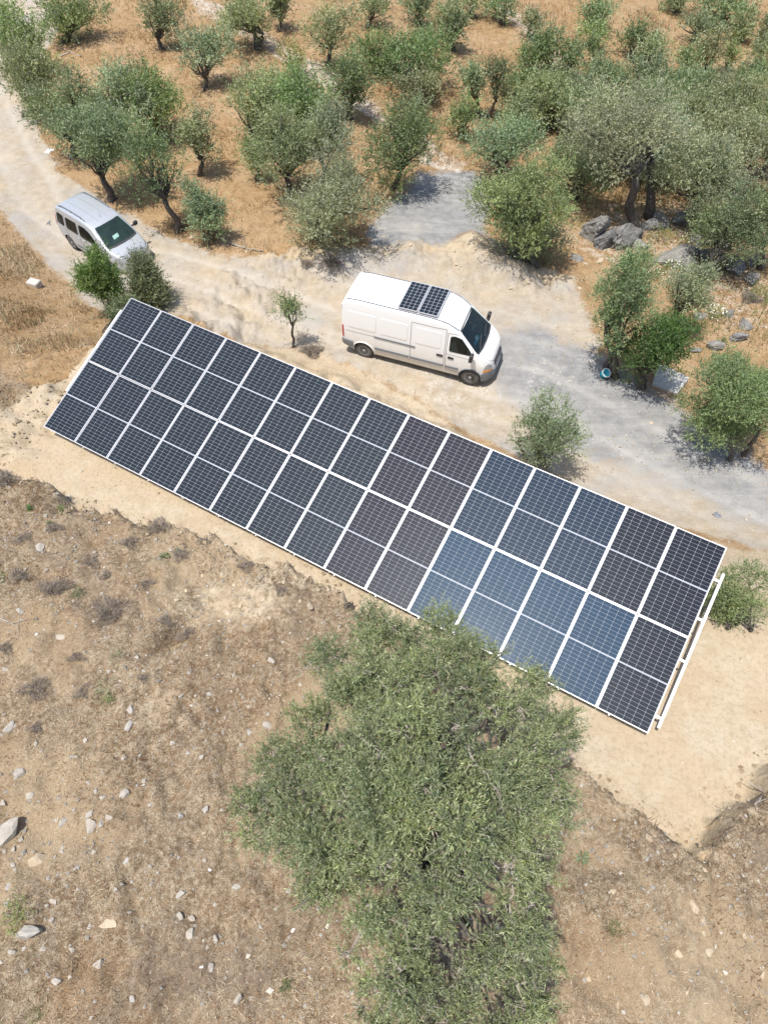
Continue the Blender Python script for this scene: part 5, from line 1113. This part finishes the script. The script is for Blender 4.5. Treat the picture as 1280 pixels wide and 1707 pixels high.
boulder(1215, 525, 30, 24, 'grey rock right of the white flowered bush', 60, 'rock_mid', .6, .8, .7)
boulder(1262, 440, 46, 40, 'rough grey rock below the dark olive', 61, 'rock_mid', .7, .2, .6)
boulder(1160, 585, 24, 14, 'low whitish rock beside the flat whitish rock', 62, 'rock_mid', .6, .2, .5)
boulder(1185, 430, 50, 30, 'rough rock against the dark olive trunk', 63, 'rock_dark', .7, .2, .6)
boulder(60, 190 + 15, 16, 12, 'small stone under the track side olive', 64, 'rock_mid', .7, .2, .6)
for k_, (x_, y_, w_, l_) in enumerate([(1062, 412, 34, 'jagged rock between the split boulder and rock mass'), (1150, 422, 40, 'rough rock on the right flank of the rock mass'), (1222, 448, 44, 'jagged rock on the slope below the dark olive trunk'), (1098, 372, 40, 'grey rock behind the low pale bush'), (1135, 372, 46, 'grey rock slab left of the gnarled olive trunk'), (1202, 412, 40, 'grey rock right of the gnarled olive trunk'), (1250, 470, 38, 'rough rock just above the vivid cushion bush'), (1240, 545, 30, 'weathered rock on the dry slope below cushion bush'), (960, 432, 26, 'small rock at the dirt edge left of the boulders')]):
    boulder(x_, y_, w_, 20, l_, 700 + k_, 'rock_mid', .7, k_ * .7, .6)
stone(988, 608, 26, 'pale flat block beside the teal bucket', 'rock_white', asp=.6, v=3)
for (x, y, w) in [(640, 395, 9), (686, 408, 10), (800, 470, 10), (760, 440, 9), (1000, 435, 18), (975, 440, 12), (850, 480, 8), (880, 470, 8), (1085, 705, 9), (965, 480, 9), (930, 500, 8), (700, 500, 7), (412, 420, 10), (320, 396, 14), (150, 330, 8)]:
    stone(x, y, w, 'loose pale stone on the bare dirt of the track', 'rock_tan', 'stones on the track')

# ------------------------------------------------------------------ slab, block, bucket
def slab():
    z = hit(1120, 640)[2] + .16
    P = [at_z(1098, 603, z), at_z(1149, 629, z), at_z(1128, 656, z), at_z(1086, 640, z)]
    bm = bmesh.new(); t = [bm.verts.new(p) for p in P]; b = [bm.verts.new((p[0], p[1], p[2] - .30)) for p in P]; bm.faces.new(t[::-1]); bm.faces.new(b)
    for i in range(4): bm.faces.new((t[i], t[(i + 1) % 4], b[(i + 1) % 4], b[i]))
    bmesh.ops.recalc_face_normals(bm, faces=bm.faces); bmesh.ops.bevel(bm, geom=bm.edges[:], offset=.02, segments=2, affect='EDGES')
    me = bpy.data.meshes.new('concrete_slab'); bm.to_mesh(me); bm.free(); me.materials.append(M['concrete']); tag(add('concrete_slab', me), 'grey concrete slab at the track edge beside leafy tree', 'slab')
slab()
def block(px, py, sx, sy, sz, rot, label, mat, name='concrete_block'):
    bm = bmesh.new(); bmesh.ops.create_cube(bm, size=1)
    for v in bm.verts: v.co.x *= sx; v.co.y *= sy; v.co.z *= sz
    bmesh.ops.bevel(bm, geom=bm.edges[:], offset=.02, segments=2, affect='EDGES'); me = bpy.data.meshes.new(name); bm.to_mesh(me); bm.free(); me.materials.append(M[mat]); p = hit(px, py); p[2] += sz * .35; tag(add(name, me, None, p, rot), label, 'block')
block(59, 476, .48, .34, .24, -.35, 'pale concrete block lying in dry grass beside track', 'concrete_pale')
def bucket():
    p = hit(1003, 626); root = empty('bucket', p); tag(root, 'small teal bucket with white rim at the olive trunk', 'bucket')
    m = MB(); m.lathe([(.002, 0), (.12, .0), (.155, .27), (.14, .27), (.11, .02), (.002, .02)], (0, 0, 0), 'z', 20); m.build('pail', M['teal'], root, True)
    m = MB(); m.lathe([(.155, .25), (.17, .25), (.17, .285), (.14, .285), (.14, .25)], (0, 0, 0), 'z', 20); m.build('rim', M['paper'], root, True)
    root.rotation_euler = (.5, .3, 0); root.location.z += .04
bucket()
def rag(px, py, wpx, label, mat, seed):
    rg_ = np.random.default_rng(seed); p = hit(px, py); r = wpx / 2 / (FPX / depth(p)); n = 9; g = np.linspace(-1, 1, n); X_, Y_ = np.meshgrid(g, g); e = 1 + .25 * rg_.normal(size=(n, n)) * (np.maximum(abs(X_), abs(Y_)) > .9)
    Z_ = .10 + .22 * rg_.random((n, n)) * (1 - np.maximum(abs(X_), abs(Y_)) ** 2); V_ = np.stack([X_ * r * e, Y_ * r * .6 * e, Z_ * r], -1).reshape(-1, 3); ix = np.arange(n * n).reshape(n, n); F_ = np.stack([ix[:-1, :-1], ix[:-1, 1:], ix[1:, 1:], ix[1:, :-1]], -1).reshape(-1, 4)
    o = add('rag', mesh_np('rag', V_, F_, [M[mat]], True), None, p, rg_.random() * 3); o.modifiers.new('t', 'SOLIDIFY').thickness = .01; tag(o, label, 'rag')
rag(1196, 861, 16, 'crumpled dark grey rag on the track behind the array', 'greyp', 1)
rag(83, 252, 16, 'crumpled white plastic sheet under the track side olives', 'paper', 2)
rag(82, 371, 8, 'small dark scrap on the track behind silver car', 'greyp', 3)
def dead_branch(pts, r, label, seed):
    P = [hit(*q) for q in pts]; o = P[0].copy(); m = MB(); m.tube([p - o + np.array([0, 0, .03]) for p in P], list(np.linspace(r, r * .4, len(P))), 6); rg = np.random.default_rng(seed)
    for k in range(5): a = P[rg.integers(1, len(P))] - o; m.tube([a + np.array([0, 0, .03]), a + np.array([rg.normal() * .25, rg.normal() * .25, .12])], [r * .4, r * .15], 4)
    tag(m.build('fallen_branch', M['deadwood'], None, True, o), label, 'branch')
dead_branch([(1240, 1362), (1258, 1340), (1272, 1322)], .035, 'fallen branch on the sandy bank at terrace end', 1)
dead_branch([(100, 95), (118, 88), (136, 95)], .06, 'fallen branch under the bright green olive by the track', 2)
dead_branch([(380, 405), (410, 415), (440, 420)], .05, 'fallen branch along the track edge below dry grass', 3)
dead_branch([(0, 1031), (20, 1040), (32, 1046)], .02, 'dark fallen stick beside stony scrub edge', 4)

# ------------------------------------------------------------------ grass, straw, pebbles (nobody could count these)
def scatter(n, box, rg): return rg.uniform(box[0], box[1], n), rg.uniform(box[2], box[3], n)
def blades(name, label, X, Y, hgt, wid, colA, colB, rg, lean=.6, lie=0.0, cat='grass', clump=None, tintn=.8):
    n = len(X); Z = height(X, Y); a = rg.random(n) * 2 * math.pi; h = hgt * (.5 + rg.random(n)); w = wid * (.6 + .8 * rg.random(n)); ln = lean * rg.random(n); ly = rg.random(n) < lie
    ln = np.where(ly, 1.0, ln); vz = np.where(ly, .12 * rg.random(n), np.sqrt(np.clip(1 - ln ** 2, .05, 1)))
    V = np.empty((n, 3, 3)); B = np.stack([X, Y, Z - .01], 1); d = np.stack([np.cos(a) * ln, np.sin(a) * ln, vz], 1); s = np.stack([-np.sin(a + rg.normal(size=n) * .6), np.cos(a), np.zeros(n)], 1)
    V[:, 0] = B - s * w[:, None] / 2; V[:, 1] = B + s * w[:, None] / 2; V[:, 2] = B + d * h[:, None] + np.array([0, 0, .012]); V[:, :2, 2] += np.where(ly, .012, 0)[:, None]
    t = np.clip(.5 + 1.3 * fbm(X * tintn, Y * tintn, 3, 55) + .25 * rg.normal(size=n), 0, 1)[:, None]; c = np.array(colA) * (1 - t) + np.array(colB) * t; c = np.clip(c * (1 + .15 * rg.normal(size=(n, 1))), .02, .8)
    o = add(name, mesh_np(name, V.reshape(-1, 3), np.arange(3 * n).reshape(-1, 3), [M['straw']], False, {'tint': np.repeat(np.c_[c, np.ones(n)], 3, 0)})); tag(o, label, cat, None, 'stuff'); return o
rg = np.random.default_rng(5)
# scrub litter near the camera
X, Y = scatter(230000, (-11, 10.5, -2.5, 13), rg); w, sd = near_w(X, Y); k = (sd > -.05) & (rg.random(len(X)) < .35 + .5 * ss(-.2, .25, fbm(X * .8, Y * .8, 3, 66))); X, Y = X[k], Y[k]
blades('dry_straw', 'short trampled dry straw covering the scrub slope', X, Y, .085, .010, (.22, .144, .08), (.57, .475, .325), rg, .9, .55)
X, Y = scatter(60000, (-11, 10.5, -2.5, 13), rg); w, sd = near_w(X, Y); k = (sd > .0) & (fbm(X * .55, Y * .55, 3, 67) > .05); X, Y = X[k], Y[k]
blades('brown_litter', 'red brown dead litter patches on the scrub slope', X, Y, .07, .014, (.17, .09, .045), (.33, .20, .11), rg, .9, .5, 'litter')
X, Y = scatter(26000, (-11, 10.5, -2.5, 13), rg); w, sd = near_w(X, Y); k = (sd > .0) & (fbm(X * .7 + 9, Y * .7, 3, 68) > .22); X, Y = X[k], Y[k]
blades('green_grass', 'thin patches of green grass in the straw', X, Y, .06, .011, (.13, .19, .05), (.22, .27, .09), rg, .8, .2)
X, Y = scatter(120000, (-12, 10.5, -2.5, 15), rg); w, sd = near_w(X, Y); k = (sd > -.12) & (sd < .75) & (rg.random(len(X)) < .25 + .75 * ss(-.1, .2, fbm(X * 1.1, Y * 1.1, 3, 69))); X, Y = X[k], Y[k]
blades('rim_brush', 'brown dead brush along the crumbling terrace rim', X, Y, .16, .014, (.10, .066, .043), (.36, .275, .185), rg, .9, .35, 'brush')
# dry grass on the far slope and left bank
def grass_zone(n, box):
    X, Y = scatter(n, box, rg); w, sd = near_w(X, Y); back = ((X - A_BL[0]) * A_NY[0] + (Y - A_BL[1]) * A_NY[1]); side = ((X - A_BL[0]) * A_DX[0] + (Y - A_BL[1]) * A_DX[1])
    bare = np.maximum.reduce([poly_sd(ZN[q], X, Y) for q in ('road', 'greyA', 'greyB', 'earth2')]); ter = poly_sd(ZN['terrace'], X, Y); ok = (bare < -.1) & (w < .1)
    ok &= (ter < -.1) | ((side < -1.4) & (back > 1.2 + .8 * fbm(X, Y, 2, 3))); ok &= (back > 5) | (side < -1.2)
    ok &= rg.random(len(X)) < .12 + .88 * ss(-.15, .25, fbm(X * .55, Y * .55, 4, 81, .6))
    return X[ok], Y[ok]
X, Y = grass_zone(330000, (-32, 34, 17, 60)); blades('dry_grass', 'tall dry orange grass covering the olive grove slope', X, Y, .21, .030, (.262, .172, .085), (.51, .385, .225), rg, .9, .3, tintn=.35)
X, Y = grass_zone(120000, (-22, -7, 11, 28)); blades('dry_grass', 'tall dry straw grass on the bank beside the array', X, Y, .22, .022, (.28, .19, .10), (.57, .47, .32), rg, .9, .3)
X, Y = grass_zone(5000, (-20, -7, 11, 26)); blades('green_grass', 'grey green weeds mixed into the bank grass', X, Y, .22, .035, (.20, .22, .12), (.32, .34, .22), rg, .8, .1)
X, Y = grass_zone(22000, (6, 34, 17, 46)); blades('green_grass', 'green weeds among rocks and dry grass of the grove', X, Y, .20, .045, (.14, .18, .06), (.26, .30, .13), rg, .8, .1)
def pebbles(name, label, X, Y, size, colA, colB, rg, cat='gravel'):
    n = len(X); Z = height(X, Y); T8 = np.array([(1, 0, 0), (-1, 0, 0), (0, 1, 0), (0, -1, 0), (0, 0, 1), (0, 0, -1)], float); s = size * (.4 + rg.random(n) ** 2.2 * 1.8); a = rg.random(n) * 6.28
    V = T8[None] * (1 + .45 * rg.normal(size=(n, 6, 1)).clip(-1, 1)) * s[:, None, None] * np.array([1, .8, .6]); c, d = np.cos(a)[:, None], np.sin(a)[:, None]; V = np.stack([V[..., 0] * c - V[..., 1] * d, V[..., 0] * d + V[..., 1] * c, V[..., 2]], -1) + np.stack([X, Y, Z + s * .18], 1)[:, None]
    F8 = np.array([(0, 2, 4), (2, 1, 4), (1, 3, 4), (3, 0, 4), (2, 0, 5), (1, 2, 5), (3, 1, 5), (0, 3, 5)]); F = (np.arange(n)[:, None, None] * 6 + F8[None]).reshape(-1, 3); t = rg.random((n, 1)); cc = (np.array(colA) * (1 - t) + np.array(colB) * t) * (1 + .12 * rg.normal(size=(n, 1)))
    o = add(name, mesh_np(name, V.reshape(-1, 3), F, [M['straw']], False, {'tint': np.repeat(np.c_[cc, np.ones(n)], 6, 0)})); tag(o, label, cat, None, 'stuff')
X, Y = scatter(15000, (-11, 10.5, -2.5, 13), rg); w, sd = near_w(X, Y); k = (sd > -.3) & (rg.random(len(X)) < .25 + .75 * ss(0, .3, fbm(X * .6, Y * .6, 3, 83))); pebbles('pebbles', 'small grey and tan pebbles strewn over the scrub', X[k], Y[k], .023, (.33, .31, .28), (.56, .52, .45), rg)
X, Y = scatter(16000, (-12, 14, 4, 26), rg); w, sd = near_w(X, Y); k = (sd < 0) & (np.maximum.reduce([poly_sd(ZN[q], X, Y) for q in ('road', 'terrace', 'earth2')]) > -.3) & (rg.random(len(X)) < .2 + .8 * ss(0, .3, fbm(X * .6, Y * .6, 3, 84))); pebbles('gravel', 'loose gravel and clods on the track and terrace', X[k], Y[k], .022, (.40, .32, .21), (.62, .56, .46), rg)
X, Y = scatter(60000, (-12, 12, -2, 15), rg); w, sd = near_w(X, Y); side_ = (X - A_BL[0]) * A_DX[0] + (Y - A_BL[1]) * A_DX[1]; k = ((np.abs(sd + .1) < .45) | ((side_ < 0) & (side_ > -2.5) & (sd < 0))) & (rg.random(len(X)) < .5); pebbles('clods', 'crumbled earth clods along the cut edge of the terrace', X[k], Y[k], .030, (.33, .25, .16), (.50, .41, .29), rg)
